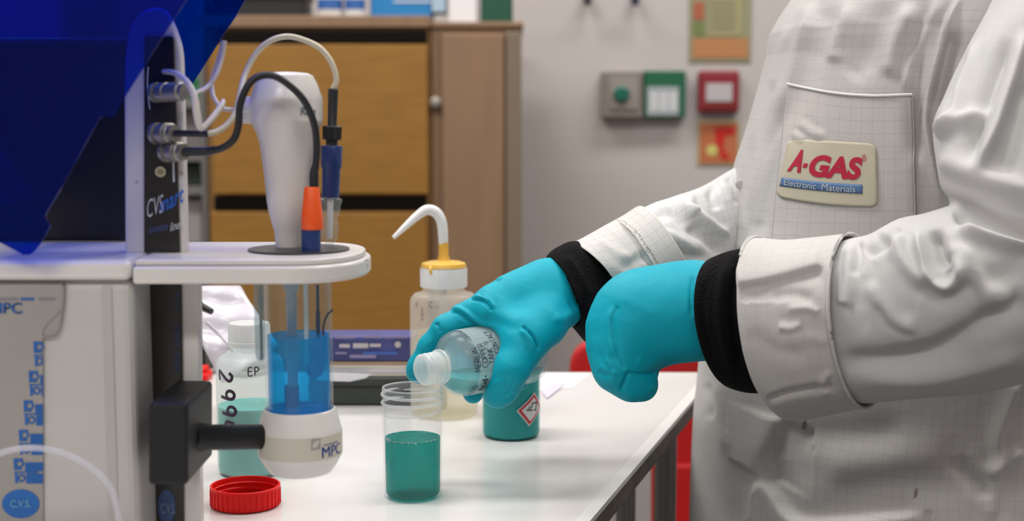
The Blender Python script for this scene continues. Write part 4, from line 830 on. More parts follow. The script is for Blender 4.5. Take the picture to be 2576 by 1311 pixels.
# frame on the bottle: angle 0 faces the camera, + goes up
mid = (mouth+base)/2; n0 = (CAM-mid); n0 = (n0-AX*n0.dot(AX)).normalized(); nu = AX.cross(n0); nu = nu if nu.z > 0 else -nu
def onheld(s0, a0, h, off=.0003, wd=1.0, tilt=0):
    def f(a, b):
        u, v = a*h*wd, b*h; u, v = u*math.cos(tilt)-v*math.sin(tilt), u*math.sin(tilt)+v*math.cos(tilt)
        an = a0+u/rh; return base+AX*(s0+v)+(n0*math.cos(an)+nu*math.sin(an))*(rh+off)
    return f
lab_m = clear('written_label', (.95, .97, .97), .40, (.80, .86, .87), gloss=.25, rough=.4, transl=.5)
V = []; NA, NS = 30, 8
for i in range(NA+1):
    for j in range(NS+1):
        an = math.radians(-78+170*i/NA); s_ = .040+(.0345)*j/NS; V.append(base+AX*s_+(n0*math.cos(an)+nu*math.sin(an))*(rh+.00015))
mk('paper_label', V, [(i*(NS+1)+j, i*(NS+1)+j+1, (i+1)*(NS+1)+j+1, (i+1)*(NS+1)+j) for i in range(NA) for j in range(NS)], lab_m, hb)
def write(s, s0, a0, h, wd=.85, pen=.11, gap=.2, tilt=0): mapped('handwriting', pen2d(s, pen, gap), onheld(s0, math.radians(a0), h, .0004, wd, tilt), M_ink, hb)
write('MERLIN', .0738, -20, .0054); write('COPPER', .0668, -14, .0052); write('TANK 9', .0600, -10, .0052, .8); write('CONTACT', .0535, 6, .0048, .8)
write('SAMP', .0748, 42, .0050); write('LEX', .0745, 84, .0040, .8); write('300', .0735, -68, .0056, .9, .14); write('Acid-', .0655, -62, .0060, .95, .17, .15)

# ================================================================== the person
cl = thing('person', 'person in a white grid-pattern lab coat and teal gloves pouring from a bottle', 'person', (.42, 1.30, 0))
M_skin = mat('skin', (.50, .30, .22), .5, sss=.1); M_trou = mat('dark_trousers', (.02, .022, .03), .8)
M_gl = mat('teal_nitrile', (.0, .335, .44), .55, noise=(10, .06), bump=(240, .10), spec=.2)
M_fl = mat('black_fleece', (.005, .0045, .005), .95, bump=(420, .9), sheen=.02, spec=.08)
M_coat = cloth_mat('coat_cloth', (.52, .50, .485), line=.38); M_coat2 = cloth_mat('sleeve_cloth', (.60, .60, .60), line=.55)
M_coat3 = cloth_mat('near_sleeve_cloth', (.56, .55, .545), line=.14); M_pk = cloth_mat('pocket_cloth', (.55, .51, .49), line=.36)
# body: one continuous skin under the clothes
b_ = SDF((.02, .82, .0), (.78, 1.68, 1.78), .0085)
V3 = lambda *a: np.array(a, float); c0 = V3(.42, 1.30, .93)
b_.add(V3(.42, 1.23, .93), V3(.42, 1.37, .93), .10, .10, .03); b_.add(c0, V3(.42, 1.30, 1.20), .11, .11, .04); b_.add(V3(.41, 1.24, 1.20), V3(.41, 1.38, 1.20), .10, .10, .04)
b_.add(V3(.43, 1.21, 1.30), V3(.43, 1.40, 1.30), .035, .035, .03); b_.add(V3(.415, 1.31, 1.34), V3(.395, 1.31, 1.47), .062, .055, .03)
b_.add(V3(.375, 1.31, 1.575), V3(.385, 1.31, 1.63), .078, .085, .02); b_.add(V3(.345, 1.31, 1.53), V3(.315, 1.31, 1.50), .055, .032, .03)       # skull, jaw
b_.add(V3(.296, 1.31, 1.575), V3(.276, 1.31, 1.553), .007, .012, .012); b_.add(V3(.290, 1.29, 1.518), V3(.290, 1.33, 1.518), .008, .008, .006)  # nose, lips
for sy in (-1, 1): b_.add(V3(.385, 1.31+sy*.078, 1.585), V3(.390, 1.31+sy*.084, 1.56), .016, .011, .004); b_.cut(V3(.285, 1.31+sy*.030, 1.592), V3(.287, 1.31+sy*.036, 1.592), .012, .012, .008)
for sy, yy in ((-1, 1.20), (1, 1.40)): b_.chain([(V3(.42, yy, .88), .088), (V3(.41, yy, .50), .058), (V3(.42, yy, .12), .040), (V3(.41, yy, .07), .042)], .03); b_.add(V3(.42, yy, .045), V3(.27, yy, .035), .040, .034, .02)
pn = lambda x, y, Y: np.array(P(x, y, Y))
b_.chain([(V3(.45, 1.19, 1.30), .028), (pn(2590, 280, 1.09), .030), (pn(2590, 690, 1.01), .032), (pn(2200, 800, 1.02), .032), (pn(1850, 800, 1.045), .026), (pn(1660, 800, 1.06), .022)], .03)
b_.chain([(V3(.42, 1.42, 1.30), .030), (pn(1980, 500, 1.41), .034), (pn(1860, 580, 1.34), .028), (pn(1600, 640, 1.212), .022), (pn(1450, 712, 1.160), .018)], .03)
Vb, Qb = b_.mesh(); npmesh('body', relax(Vb, Qb, 3), Qb, M_skin, cl)
h_ = SDF((.25, 1.18, 1.45), (.52, 1.44, 1.76), .006); h_.add(V3(.395, 1.31, 1.60), V3(.400, 1.31, 1.645), .090, .088, .02); h_.add(V3(.43, 1.31, 1.56), V3(.44, 1.31, 1.53), .075, .06, .03); h_.cut(V3(.27, 1.31, 1.50), V3(.30, 1.31, 1.60), .070, .065, .01)
Vb, Qb = h_.mesh(); npmesh('hair', relax(Vb, Qb, 2), Qb, mat('brown_hair', (.045, .025, .015), .7, bump=(90, .9)), cl)
tr = SDF((.15, 1.02, .0), (.62, 1.58, 1.02), .009)
for yy in (1.22, 1.38): tr.chain([(V3(.42, yy, .90), .082), (V3(.41, yy, .50), .074), (V3(.42, yy, .12), .068)], .03)
Vb, Qb = tr.mesh(); npmesh('trousers', relax(Vb, Qb, 2), Qb, M_trou, cl)
for yy in (1.20, 1.40):
    sh_ = SDF((.16, yy-.08, .0), (.52, yy+.08, .16), .005); sh_.add(V3(.43, yy, .050), V3(.25, yy, .042), .046, .040, .02); sh_.add(V3(.42, yy, .06), V3(.42, yy, .10), .048, .05, .02); sh_.f = np.maximum(sh_.f, (.004-sh_.ax[2])[None, None, :].astype(np.float32))
    Vb, Qb = sh_.mesh(); npmesh('shoe', relax(Vb, Qb, 1), Qb, M_rub, cl)

# ---- coat torso
zpx = [(-260, 2230), (-200, 2180), (-140, 2125), (-80, 2070), (-30, 2026), (0, 2005), (40, 1978), (80, 1955), (110, 1948), (140, 1943), (200, 1925), (300, 1893), (400, 1862), (520, 1830), (600, 1805), (640, 1798), (760, 1785), (940, 1768), (1050, 1756), (1180, 1748), (1311, 1742), (1500, 1736), (2100, 1705)]
YT = 1.30; zs_ = np.array([P(x, y, YT).z for y, x in zpx])[::-1]; xs_ = np.array([P(x, y, YT).x for y, x in zpx])[::-1]
aa = np.interp
nz_, nt_ = 430, 520; zv = np.linspace(.52, 1.405, nz_); th = np.r_[np.linspace(math.radians(140), math.radians(345), 400, endpoint=False), np.linspace(math.radians(345), math.radians(500), 120, endpoint=False)]
V = np.zeros((nz_, nt_, 3)); UV = np.zeros((nz_, nt_, 2))
for i, z in enumerate(zv):
    xl = aa(z, zs_, xs_); a_ = (aa(z, [.5, .9, 1.1, 1.25, 1.33, 1.38, 1.41], [.665, .60, .575, .572, .56, .525, .475])-xl)/2; b2 = aa(z, [.5, .9, 1.1, 1.26, 1.33, 1.37, 1.405], [.23, .205, .195, .20, .19, .135, .075])
    ct, sn = np.cos(th), np.sin(th); e_ = .86; V[i, :, 0] = xl+a_+a_*np.sign(ct)*np.abs(ct)**e_; V[i, :, 1] = YT+b2*np.sign(sn)*np.abs(sn)**e_; V[i, :, 2] = z
    sg = np.linalg.norm(np.diff(V[i], axis=0), axis=1); UV[i, :, 0] = np.r_[0, np.cumsum(sg)]; UV[i, :, 1] = z
mid_c = UV[nz_//2, :, 0]; UV[:, :, 0] = .5*UV[:, :, 0]+.5*mid_c[None]
Qt = np.array([(i*nt_+j, i*nt_+(j+1) % nt_, (i+1)*nt_+(j+1) % nt_, (i+1)*nt_+j) for i in range(nz_-1) for j in range(nt_)])
V = V.reshape(-1, 3); UV = UV.reshape(-1, 2)
out_c = lambda v: np.c_[np.full(len(v), .40), np.full(len(v), 1.30), v[:, 2]]
V = wobble(V, Qt, .004, 5.0, 1)
S_t = [([(2062, -20), (2030, 90), (2000, 200), (1960, 290), (1916, 378), (1890, 500), (1871, 620)], 14, .0035, 'step'),
 ([(2052, 0), (2022, 100), (1992, 200), (1930, 340)], 20, .003), ([(1990, 60), (1960, 150), (1945, 230)], 14, .003), ([(1975, 230), (1940, 330), (1925, 430), (1905, 540), (1880, 640)], 22, -.004), ([(1960, 300), (1915, 440), (1890, 600)], 14, .003), ([(1900, 330), (1868, 480), (1840, 620)], 16, -.003),
 ([(2150, 0), (2105, 110), (2100, 160)], 22, .004), ([(2230, -10), (2180, 130), (2130, 200)], 30, -.004), ([(2300, 0), (2255, 120), (2240, 200)], 24, .006), ([(2368, -10), (2322, 90), (2292, 170), (2284, 235)], 14, .006), ([(2350, 0), (2308, 130), (2300, 300), (2305, 420)], 20, -.006),
 ([(2420, -20), (2385, 60), (2345, 200), (2330, 300), (2345, 400), (2372, 515)], 8, .006), ([(2400, 60), (2372, 180), (2350, 280)], 20, -.008), ([(2010, 305), (2040, 330), (2085, 345)], 9, .002), ([(1992, 330), (2010, 345), (2030, 350)], 7, .002),
 ([(2296, 240), (2300, 400), (2305, 560)], 9, -.0015, 'cut'),
 ([(1775, 960), (1790, 1010), (1785, 1060)], 12, -.004), ([(1800, 960), (1815, 1040), (1830, 1150)], 16, .003), ([(1970, 1050), (1945, 1120), (1905, 1200)], 18, .006, 'step'), ([(1905, 1200), (1900, 1260), (1885, 1330)], 12, .003),
 ([(1905, 1200), (1945, 1232), (1975, 1280), (2010, 1306), (2070, 1312), (2200, 1300), (2330, 1288)], 9, .0055, 'step'), ([(2335, 1285), (2335, 1340)], 6, -.003, 'cut'), ([(1990, 1085), (2100, 1095), (2300, 1085)], 40, -.004, 'soft'), ([(2060, 1180), (2200, 1160), (2400, 1150)], 50, .004, 'soft'),
 ([(2576, 960), (2540, 1060), (2520, 1160), (2508, 1330)], 7, .0035, 'step'), ([(2576, 1130), (2530, 1165), (2480, 1200)], 16, .004), ([(2400, 1150), (2440, 1200), (2490, 1260)], 18, -.003)]
V = sculpt(V, Qt, S_t, out_c)
coat = npmesh('lab_coat', V, Qt, M_coat, cl, uv=UV, label='white lab coat with a fine dark grid')
bvh = BVHTree.FromPolygons([tuple(v) for v in V[::1]], [tuple(int(x) for x in q) for q in Qt[:, ::-1]])
def drop(px, py, off):
    d = ray(px, py).normalized(); loc, nn, _, _ = bvh.ray_cast(CAM, d)
    if loc is None: return P(px, py, 1.2)
    if nn.dot(d) > 0: nn = -nn
    return loc + (nn*.5-d*.5)*off
def patch(name, cor, nu, nv, off, m, edge=None, parent=cl, uvs=None, **k):
    """cor: 4 px corners (tl,tr,br,bl); edge(u,v)->dx,dy px"""
    V = []; UVp = []
    for j in range(nv+1):
        for i in range(nu+1):
            u, v = i/nu, j/nv; q = (np.array(cor[0])*(1-u)+np.array(cor[1])*u)*(1-v)+(np.array(cor[3])*(1-u)+np.array(cor[2])*u)*v
            if edge: q = q+np.array(edge(u, v))
            V.append(drop(q[0], q[1], off)); UVp.append((u*.085*1.15, -v*.105*1.0))
    Q = [(j*(nu+1)+i, j*(nu+1)+i+1, (j+1)*(nu+1)+i+1, (j+1)*(nu+1)+i) for j in range(nv) for i in range(nu)]
    return npmesh(name, np.array([tuple(v) for v in V]), np.array(Q)[:, ::-1], m, parent, uv=np.array(UVp), thick=.0012, **k)
pe = lambda u, v: (0, 14*math.sin(math.pi*u)*(1-v))
patch('chest_pocket', [(1984, 212), (2290, 238), (2302, 640), (1940, 640)], 70, 80, .0032, M_pk, pe, label='chest pocket')
hem = [drop(1984+306*u, 212+26*u+14*math.sin(math.pi*u), .0045) for u in np.linspace(0, 1, 24)]
tube('pocket_hem', hem, .0011, mat('hem_white', (.72, .70, .69), .8), cl, n=8, per=2)
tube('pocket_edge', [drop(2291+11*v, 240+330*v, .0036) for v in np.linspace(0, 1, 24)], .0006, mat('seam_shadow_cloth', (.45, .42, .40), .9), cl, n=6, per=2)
# badge with rounded corners and slight curvature
BC = [(1991, 351), (2205, 362), (2210, 520), (1957, 496)]
def bq(u, v):
    q = (np.array(BC[0])*(1-u)+np.array(BC[1])*u)*(1-v)+(np.array(BC[3])*(1-u)+np.array(BC[2])*u)*v; return q[0], q[1]+8*math.sin(math.pi*u)*(v-.1)
M_bg = mat('badge_cream', (.50, .455, .345), .6)
V = []; nb_ = 26
for j in range(nb_+1):
    v = j/nb_; ins_ = 0
    dv = min(v, 1-v)*158
    if dv < 16: ins_ = (16-math.sqrt(max(0, 256-(16-dv)**2)))/250
    for i in range(nb_+1): u = ins_+(1-2*ins_)*i/nb_; V.append(drop(*bq(u, v), .0050))
npmesh('badge', np.array([tuple(v) for v in V]), np.array([(j*(nb_+1)+i, (j+1)*(nb_+1)+i, (j+1)*(nb_+1)+i+1, j*(nb_+1)+i+1) for j in range(nb_) for i in range(nb_)]), M_bg, cl, label='cream company badge', thick=.0006)
M_br = mat('badge_red', (.42, .006, .035), .6); M_bb = mat('badge_blue', (.07, .15, .30), .6); M_bw = mat('badge_text', (.42, .45, .47), .6)
def onbadge(u0, v0, du, dv, off=.0056, slant=0):
    return lambda a, b: drop(*bq(u0+du*a+slant*b, v0-dv*b), off)
def dense(data, mx=.25):
    V, Fc, w_ = data; bm = bmesh.new(); vs = [bm.verts.new((a, b, 0)) for a, b in V]
    for f in Fc:
        try: bm.faces.new([vs[i] for i in f])
        except ValueError: pass
    for _ in range(4):
        e = [x for x in bm.edges if x.calc_length() > mx]
        if not e: break
        bmesh.ops.subdivide_edges(bm, edges=e, cuts=1)
    bmesh.ops.triangulate(bm, faces=bm.faces); bm.verts.index_update(); o = (np.array([v.co[:2] for v in bm.verts]), [tuple(v.index for v in f.verts) for f in bm.faces], w_); bm.free(); return o
def btext(s, u0, u1, v0, dv, m, bold, slant=0, off=.0056, nm='lettering'):
    d = dense(text2d(s, bold)); mapped(nm, d, onbadge(u0, v0, (u1-u0)/d[2], dv, off, slant), m, cl)
btext('A', .055, .20, .545, .375, M_br, .05, .05); btext('-', .21, .255, .455, .07, M_br, .03, .01)
btext('GAS', .26, .82, .585, .355, M_br, .048, .045); btext('®', .845, .895, .29, .11, M_br, 0)
patch('badge_bar', [bq(.02, .66), bq(.85, .655), bq(.85, .80), bq(.015, .81)], 24, 3, .0056, M_bb, lambda u, v: (0, 2.5*math.sin(math.pi*u)))
btext('Electronic', .06, .38, .782, .105, M_bw, 0, off=.0064); btext('Materials', .44, .78, .782, .105, M_bw, 0, off=.0064)
# press stud, stains
c = drop(1864, 464, .002); dd = (CAM-c).normalized(); lathe('press_stud', [(0, -.001), (.0042, 0), (.0042, .001), (.003, .0018), (0, .0018)], c, mat('stud_grey', (.50, .46, .43), .6), cl, axis=dd, n=20)
for (q0, q1, s_) in ((2024, 1070, 5), (2304, 1240, 5)):
    mk('coat_stain', [drop(q0+s_*math.cos(t)*.8+s_*.5*math.sin(t), q1-12*math.sin(t), .0012) for t in np.linspace(0, 2*np.pi, 12, endpoint=False)], [tuple(range(12))], mat('stain_grey', (.22, .19, .18), .9), cl)
# collar
Vc = []
for sc_, z_ in ((1.0, 1.398), (.97, 1.425), (.985, 1.434), (1.03, 1.436), (1.10, 1.425), (1.30, 1.385), (1.42, 1.362), (1.40, 1.359), (1.06, 1.398)):
    for t in np.linspace(0, 2*np.pi, 72, endpoint=False): Vc.append((.41+.070*sc_*math.cos(t), 1.30+.079*sc_*math.sin(t), z_-.012*max(0, -math.cos(t))*sc_))
Qc = [(i*72+j, i*72+(j+1) % 72, (i+1)*72+(j+1) % 72, (i+1)*72+j) for i in range(8) for j in range(72)]
npmesh('collar', np.array(Vc), np.array(Qc), M_coat, cl, uv=np.array(Vc)[:, 1:])

# ---- sleeves
M_fray = mat('frayed_thread', (.62, .59, .55), .9)
def close_ends(Q, nu, nv): return Q
def sleeve(name, secs, nu, nv, m, strokes, wob=.003, seed=1, thick=.0012, **k):
    V, Q, U, n = sections(secs, nu, nv); V = wobble(V, Q, wob, 7.0, seed)
    cen = V.reshape(n, nv, 3).mean(1); oc = lambda v: np.repeat(cen, nv, axis=0); V = sculpt(V, Q, strokes, oc)
    return npmesh(name, V, Q, m, cl, uv=U, thick=thick, **k)
# near arm
N_sl = [(2070, 622, 2120, 1010, 1.034, .046, -64), (2140, 600, 2185, 1015, 1.025, .050, -60), (2195, 588, 2250, 1010, 1.02, .057, -50), (2262, 553, 2350, 1000, 1.015, .064, -40), (2325, 540, 2450, 988, 1.01, .067, -25), (2378, 524, 2590, 955, 1.0, .070, -10), (2390, 517, 2730, 880, 1.0, .070, 10),
        (2386, 496, 2800, 740, 1.01, .072, 10), (2362, 455, 2800, 580, 1.02, .074, 0), (2342, 320, 2780, 420, 1.04, .075, 0), (2372, 235, 2770, 240, 1.06, .075, 0), (2428, 120, 2760, 100, 1.08, .075, 0), (2494, 0, 2770, -30, 1.10, .075, 0), (2530, -110, 2740, -160, 1.13, .06, 0)]
S_n = [([(2300, 560), (2318, 640), (2340, 700), (2385, 722), (2418, 690), (2405, 640)], 15, .0085), ([(2345, 575), (2362, 640), (2390, 672)], 18, -.009), ([(2195, 600), (2240, 598), (2265, 570)], 12, -.003), ([(2177, 640), (2210, 620), (2245, 606)], 13, -.0055), ([(2250, 570), (2265, 640), (2300, 690), (2345, 715)], 18, .005),
 ([(2132, 615), (2140, 660), (2130, 740), (2125, 775)], 18, .0035), ([(2157, 600), (2160, 650), (2148, 700)], 10, -.003), ([(2180, 700), (2215, 760), (2260, 810), (2320, 825)], 22, .003), ([(2200, 760), (2240, 820), (2310, 850)], 12, -.0015),
 ([(2400, 572), (2470, 590), (2540, 612), (2680, 630)], 15, .008), ([(2395, 528), (2440, 548), (2520, 575), (2680, 620)], 20, -.008, 'soft'), ([(2400, 600), (2440, 680), (2500, 740), (2560, 770)], 30, .006), ([(2098, 880), (2177, 915), (2336, 892), (2430, 842), (2530, 778), (2600, 740)], 30, -.007), ([(2110, 935), (2300, 950), (2450, 925), (2600, 880)], 26, .005), ([(2420, 740), (2500, 700), (2600, 650)], 30, -.003),
 ([(2585, 60), (2545, 200), (2500, 330), (2452, 450)], 16, .009), ([(2460, 90), (2425, 190), (2400, 290), (2362, 350)], 12, .005), ([(2440, 120), (2400, 220), (2375, 300)], 12, -.004), ([(2500, 260), (2430, 300), (2380, 320), (2350, 345)], 16, .006), ([(2540, 90), (2480, 250), (2430, 420)], 22, -.007), ([(2600, 180), (2560, 330), (2520, 450)], 22, -.006), ([(2352, 390), (2420, 425), (2520, 465), (2680, 500)], 28, .005)]
sleeve('left_sleeve', N_sl, 330, 300, M_coat3, S_n, .0025, 3, label='sleeve nearest the camera, bent at the elbow')
N_cf = [(1906, 600, 1950, 1020, 1.045, .053, -72), (1900, 597, 1964, 1040, 1.045, .0555, -70), (1925, 598, 1990, 1056, 1.043, .057, -72), (1985, 602, 2040, 1054, 1.040, .058, -75), (2060, 596, 2105, 1042, 1.034, .0590, -78), (2135, 588, 2174, 1029, 1.030, .0595, -76), (2141, 590, 2179, 1025, 1.029, .0588, -75)]
S_c = [([(1850, 722), (1940, 706), (2080, 668)], 9, -.0032, 'step'), ([(1955, 820), (1990, 825), (2020, 812)], 10, .003), ([(1930, 745), (2000, 740), (2050, 755)], 14, -.002), ([(1975, 780), (2030, 775), (2065, 790)], 10, .002), ([(1920, 1010), (2000, 985), (2110, 970)], 9, -.003), ([(2090, 930), (2070, 960), (2080, 1000)], 9, .002), ([(1960, 850), (2040, 850), (2090, 860)], 16, .0015), ([(1880, 830), (1950, 880), (2040, 900)], 18, -.0015)]
M_cuff = cloth_mat('cuff_cloth', (.55, .53, .51), line=.24)
sleeve('left_cuff', N_cf, 120, 280, M_cuff, S_c, .0018, 5, label='turned-back cuff of the near sleeve')
# near fleece cuff
N_fl = [(1800, 668, 1846, 958, 1.055, .040, -66), (1793, 655, 1840, 975, 1.055, .043, -68), (1806, 646, 1858, 985, 1.053, .045, -66), (1845, 632, 1890, 992, 1.050, .046, -62), (1900, 622, 1935, 992, 1.046, .047, -55), (1960, 620, 1990, 992, 1.044, .046, -50)]
sleeve('fleece_cuff', N_fl, 90, 200, M_fl, [([(1775, 700), (1768, 800), (1800, 930)], 9, -.002), ([(1830, 650), (1812, 780), (1840, 940)], 14, .003), ([(1862, 640), (1838, 790), (1868, 960)], 12, -.003)], .002, 8)
# far arm
F_sl = [(1606, 528, 1720, 690, 1.205, .036, 30), (1650, 506, 1745, 720, 1.22, .042, 26), (1690, 495, 1775, 735, 1.235, .046, 22), (1760, 474, 1830, 742, 1.27, .050, 15), (1838, 430, 1900, 740, 1.31, .054, 10), (1880, 395, 1970, 730, 1.36, .056, 0), (1940, 330, 2060, 640, 1.42, .058, 0), (2030, 200, 2180, 470, 1.45, .06, 0), (2110, 30, 2290, 180, 1.44, .065, 0), (2190, -90, 2360, 20, 1.40, .065, 0)]
S_f = [([(1695, 500), (1720, 525), (1760, 548), (1805, 580), (1840, 590)], 11, .0055), ([(1640, 540), (1690, 535), (1720, 560), (1770, 610)], 16, -.004), ([(1740, 560), (1775, 600), (1820, 640)], 14, -.0045), ([(1800, 450), (1790, 490), (1810, 530)], 12, -.004), ([(1740, 480), (1735, 520), (1750, 545)], 12, .003), ([(1660, 620), (1720, 640), (1790, 650)], 16, -.003), ([(1650, 580), (1700, 600), (1760, 640)], 12, .0025), ([(1825, 440), (1850, 470), (1860, 520)], 10, -.003)]
sleeve('right_sleeve', F_sl, 240, 220, M_coat2, S_f, .002, 11, label='sleeve of the pouring arm')
F_cf = [(1452, 616, 1540, 728, 1.165, .032, 30), (1440, 612, 1546, 738, 1.167, .0345, 32), (1470, 596, 1580, 750, 1.172, .037, 34), (1520, 568, 1640, 745, 1.183, .0385, 34), (1570, 541, 1690, 728, 1.195, .0395, 32), (1606, 520, 1722, 700, 1.205, .0395, 30), (1612, 526, 1724, 690, 1.207, .037, 30)]
S_fc = [([(1552, 555), (1590, 585), (1615, 620), (1640, 660), (1652, 690)], 4, .0022), ([(1548, 557), (1584, 588), (1609, 624), (1634, 664), (1646, 694)], 5, -.0016), ([(1500, 600), (1560, 640), (1600, 650)], 12, .0015), ([(1560, 680), (1600, 655), (1640, 640)], 14, -.0018)]
M_cuf2 = cloth_mat('pouring_cuff_cloth', (.575, .56, .54), line=.5)
rcuff = sleeve('right_cuff', F_cf, 130, 220, M_cuf2, S_fc, .0015, 12, label='turned-back cuff of the pouring arm')
bv2 = BVHTree.FromPolygons([tuple(v.co) for v in rcuff.data.vertices], [tuple(p.vertices) for p in rcuff.data.polygons])
def drop2(px, py, off):
    d = ray(px, py).normalized(); loc = bv2.ray_cast(CAM, d)[0]; return (loc if loc else P(px, py, 1.16))-d*off
for k_, (o_, rr_) in enumerate(((0, .0007), (7, .0005), (13, .00045))):
    q_ = smoothpath([(1553+o_, 552), (1590+o_, 583), (1615+o_, 618), (1640+o_, 656), (1652+o_, 684)], 14)
    tube('fray_thread', [drop2(x+random.uniform(-1.6, 1.6)*(1 if k_ else .5), y+random.uniform(-1, 1), .0006) for x, y in q_], rr_, M_fray, cl, n=6, per=2)
F_fl = [(1398, 655, 1462, 806, 1.152, .033, 26), (1383, 647, 1450, 822, 1.152, .037, 28), (1392, 634, 1466, 846, 1.155, .038, 30), (1412, 622, 1486, 868, 1.159, .038, 30), (1436, 612, 1506, 866, 1.164, .037, 30), (1470, 612, 1535, 840, 1.172, .034, 28), (1510, 620, 1560, 800, 1.18, .031, 20)]
sleeve('fleece_cuff', F_fl, 90, 180, M_fl, [([(1420, 640), (1455, 690), (1490, 760)], 12, .002)], .002, 14)

# ---- gloves
def rp(r, Y): return r/F*Y
def G(g, pts, k=.008): g.chain([(pn(x, y, Y), rp(r, Y)) for x, y, Y, r in pts], k)
g = SDF((P(1010, 800, 1.10).x, 1.04, P(1200, 1045, 1.1).z), (P(1535, 600, 1.17).x, 1.225, P(1400, 590, 1.17).z), .00092)
W = (1462, 712, 1.158)
G(g, [(1500, 694, 1.168, 62), (*W, 68), (1380, 738, 1.145, 76), (1305, 768, 1.135, 74)], .012)
G(g, [(1380, 738, 1.145, 70), (1240, 768, 1.125, 46)], .014); G(g, [(1305, 768, 1.135, 70), (1262, 772, 1.150, 44)], .014); G(g, [(1380, 745, 1.155, 60), (1290, 790, 1.172, 42)], .014); G(g, [(1390, 750, 1.160, 55), (1330, 815, 1.185, 38)], .014)
G(g, [(1238, 766, 1.122, 45), (1180, 796, 1.122, 35), (1122, 826, 1.118, 32), (1084, 873, 1.118, 30), (1058, 922, 1.118, 29), (1051, 938, 1.118, 28)], .007)      # index
G(g, [(1262, 772, 1.150, 42), (1165, 800, 1.156, 34), (1150, 862, 1.160, 31), (1170, 930, 1.148, 29), (1190, 990, 1.128, 26)], .006)                            # middle
G(g, [(1290, 790, 1.172, 40), (1215, 800, 1.180, 33), (1195, 880, 1.182, 30), (1225, 950, 1.165, 28), (1250, 975, 1.148, 26)], .006)                            # ring
G(g, [(1330, 815, 1.185, 36), (1275, 820, 1.196, 29), (1262, 890, 1.195, 27), (1290, 945, 1.180, 25), (1310, 960, 1.168, 23)], .006)                            # little
G(g, [(1400, 770, 1.135, 62), (1365, 815, 1.112, 54), (1325, 862, 1.096, 46), (1288, 925, 1.086, 41), (1262, 975, 1.092, 37), (1252, 992, 1.096, 34)], .012)    # thumb
G(g, [(1240, 790, 1.110, 30), (1300, 830, 1.100, 40)], .016)                                                                                                     # web
g.cut(np.array(base-AX*.02), np.array(base+AX*(nb+.002)), rh+.0006, rh+.0006, .003)
Vg, Qg = g.mesh(); Vg = relax(Vg, Qg, 3, .5)
S_g = [([(1180, 752), (1215, 757), (1240, 783)], 4, -.0022, 'cut'), ([(1186, 746), (1222, 750), (1248, 778)], 5, .0013), ([(1128, 783), (1150, 787), (1190, 815), (1232, 832)], 4, -.0020, 'cut'), ([(1132, 775), (1160, 778), (1200, 806), (1245, 828)], 5, .0015),
 ([(1096, 813), (1103, 822), (1108, 838)], 4, -.0016, 'cut'), ([(1312, 818), (1340, 845), (1356, 880)], 4, -.0022, 'cut'), ([(1306, 826), (1330, 850), (1346, 885)], 7, .0014), 
 ([(1385, 800), (1420, 800), (1470, 770), (1500, 762)], 12, .0012), ([(1410, 655), (1440, 690), (1470, 740), (1500, 765)], 5, .0010), ([(1425, 648), (1460, 690), (1490, 735)], 5, -.0010), ([(1210, 790), (1260, 815), (1320, 830)], 16, -.0015), ([(1235, 990), (1262, 1000), (1290, 985)], 6, -.0010, 'cut'), ([(1240, 970), (1255, 962), (1275, 968)], 8, .0010),
 ([(1250, 706), (1256, 700), (1262, 704)], 5, .0016, 'soft'), ([(1480, 720), (1488, 742), (1500, 758)], 3, -.0012, 'cut'), ([(1205, 742), (1222, 748), (1236, 768)], 2.5, -.0010, 'cut'), ([(1150, 793), (1180, 812), (1215, 822)], 2.5, -.0009, 'cut'), ([(1330, 832), (1348, 856), (1358, 884)], 2.5, -.0010, 'cut'), ([(1440, 668), (1462, 700), (1485, 722)], 2.5, -.0008, 'cut'), ([(1495, 735), (1500, 750), (1512, 762)], 3, .0015, 'soft'), ([(1260, 1012), (1285, 1005), (1296, 990)], 3, -.0010, 'cut')]
Vg = sculpt(Vg, Qg, S_g); Vg = wobble(Vg, Qg, .00035, 55, 2)
npmesh('glove', Vg, Qg, M_gl, cl, label='teal glove gripping the tilted bottle')
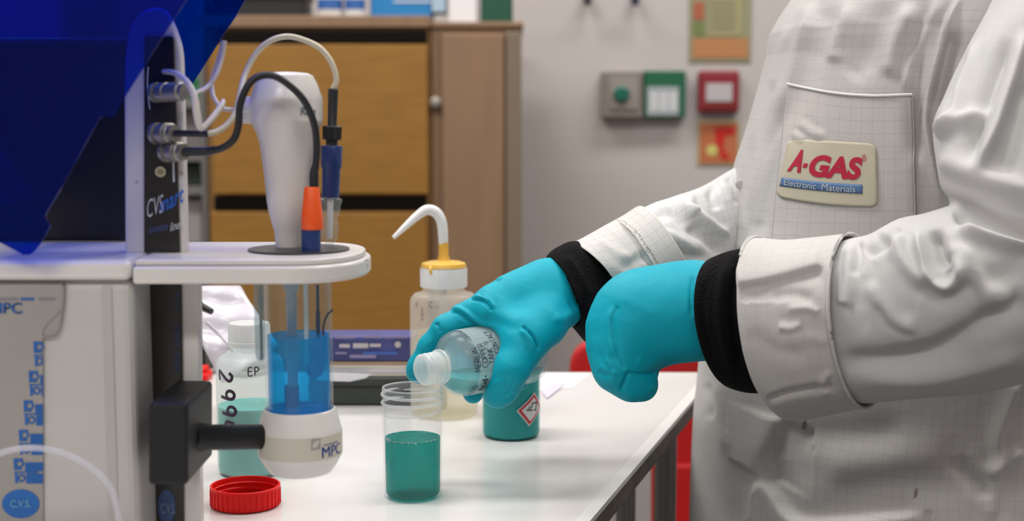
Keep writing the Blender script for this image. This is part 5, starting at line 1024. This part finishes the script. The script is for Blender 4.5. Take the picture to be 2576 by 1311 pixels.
# near hand, wrist dropped and fingers curled under
g = SDF((P(1470, 800, 1.08).x, .955, P(1600, 1030, 1.08).z), (P(1860, 700, 1.07).x, 1.16, P(1700, 630, 1.08).z), .0011)
G(g, [(1830, 795, 1.05, 112), (1750, 782, 1.055, 118), (1680, 790, 1.06, 116), (1625, 802, 1.065, 112), (1600, 825, 1.065, 112)], .012)
G(g, [(1600, 800, 1.065, 105), (1572, 850, 1.06, 88), (1560, 885, 1.055, 74)], .014)
G(g, [(1620, 790, 1.085, 90), (1585, 860, 1.10, 74), (1575, 890, 1.105, 62)], .014)
G(g, [(1562, 890, 1.05, 66), (1556, 930, 1.045, 56), (1590, 962, 1.045, 41), (1618, 972, 1.047, 36)], .010)     # little finger, nearest
G(g, [(1562, 890, 1.068, 60), (1553, 940, 1.070, 46), (1590, 970, 1.075, 38), (1620, 975, 1.078, 34)], .006)
G(g, [(1568, 890, 1.090, 56), (1560, 940, 1.094, 40), (1595, 965, 1.100, 34), (1622, 962, 1.104, 31)], .006)
G(g, [(1580, 880, 1.110, 50), (1575, 930, 1.118, 36), (1605, 948, 1.125, 31), (1628, 940, 1.128, 28)], .006)
G(g, [(1660, 830, 1.105, 60), (1640, 880, 1.125, 40), (1615, 915, 1.135, 34)], .008)                            # thumb behind
Vg, Qg = g.mesh(); Vg = relax(Vg, Qg, 4, .5)
S_h = [([(1558, 765), (1542, 800), (1545, 850), (1556, 895), (1575, 935)], 5, -.0016, 'cut'), ([(1546, 770), (1530, 810), (1533, 860), (1545, 905)], 10, .0012), ([(1580, 938), (1572, 962), (1560, 985)], 5, -.0022, 'cut'), ([(1550, 935), (1520, 915), (1505, 880)], 7, -.0008),
 ([(1746, 690), (1738, 740), (1740, 800)], 5, -.0012), ([(1755, 680), (1748, 740), (1750, 810)], 5, .0012), ([(1500, 930), (1520, 945), (1545, 940)], 8, -.0012), ([(1520, 900), (1535, 925), (1548, 950)], 6, .0010), ([(1625, 1003), (1636, 995), (1645, 985)], 4, -.0010, 'cut'), ([(1575, 938), (1610, 942), (1655, 938)], 5, -.0022, 'cut'), ([(1600, 900), (1620, 920), (1660, 918)], 12, .0010)]
Vg = sculpt(Vg, Qg, S_h); Vg = wobble(Vg, Qg, .0005, 30, 5)
npmesh('glove', Vg, Qg, M_gl, cl, label='teal glove on the lowered hand with curled fingers')
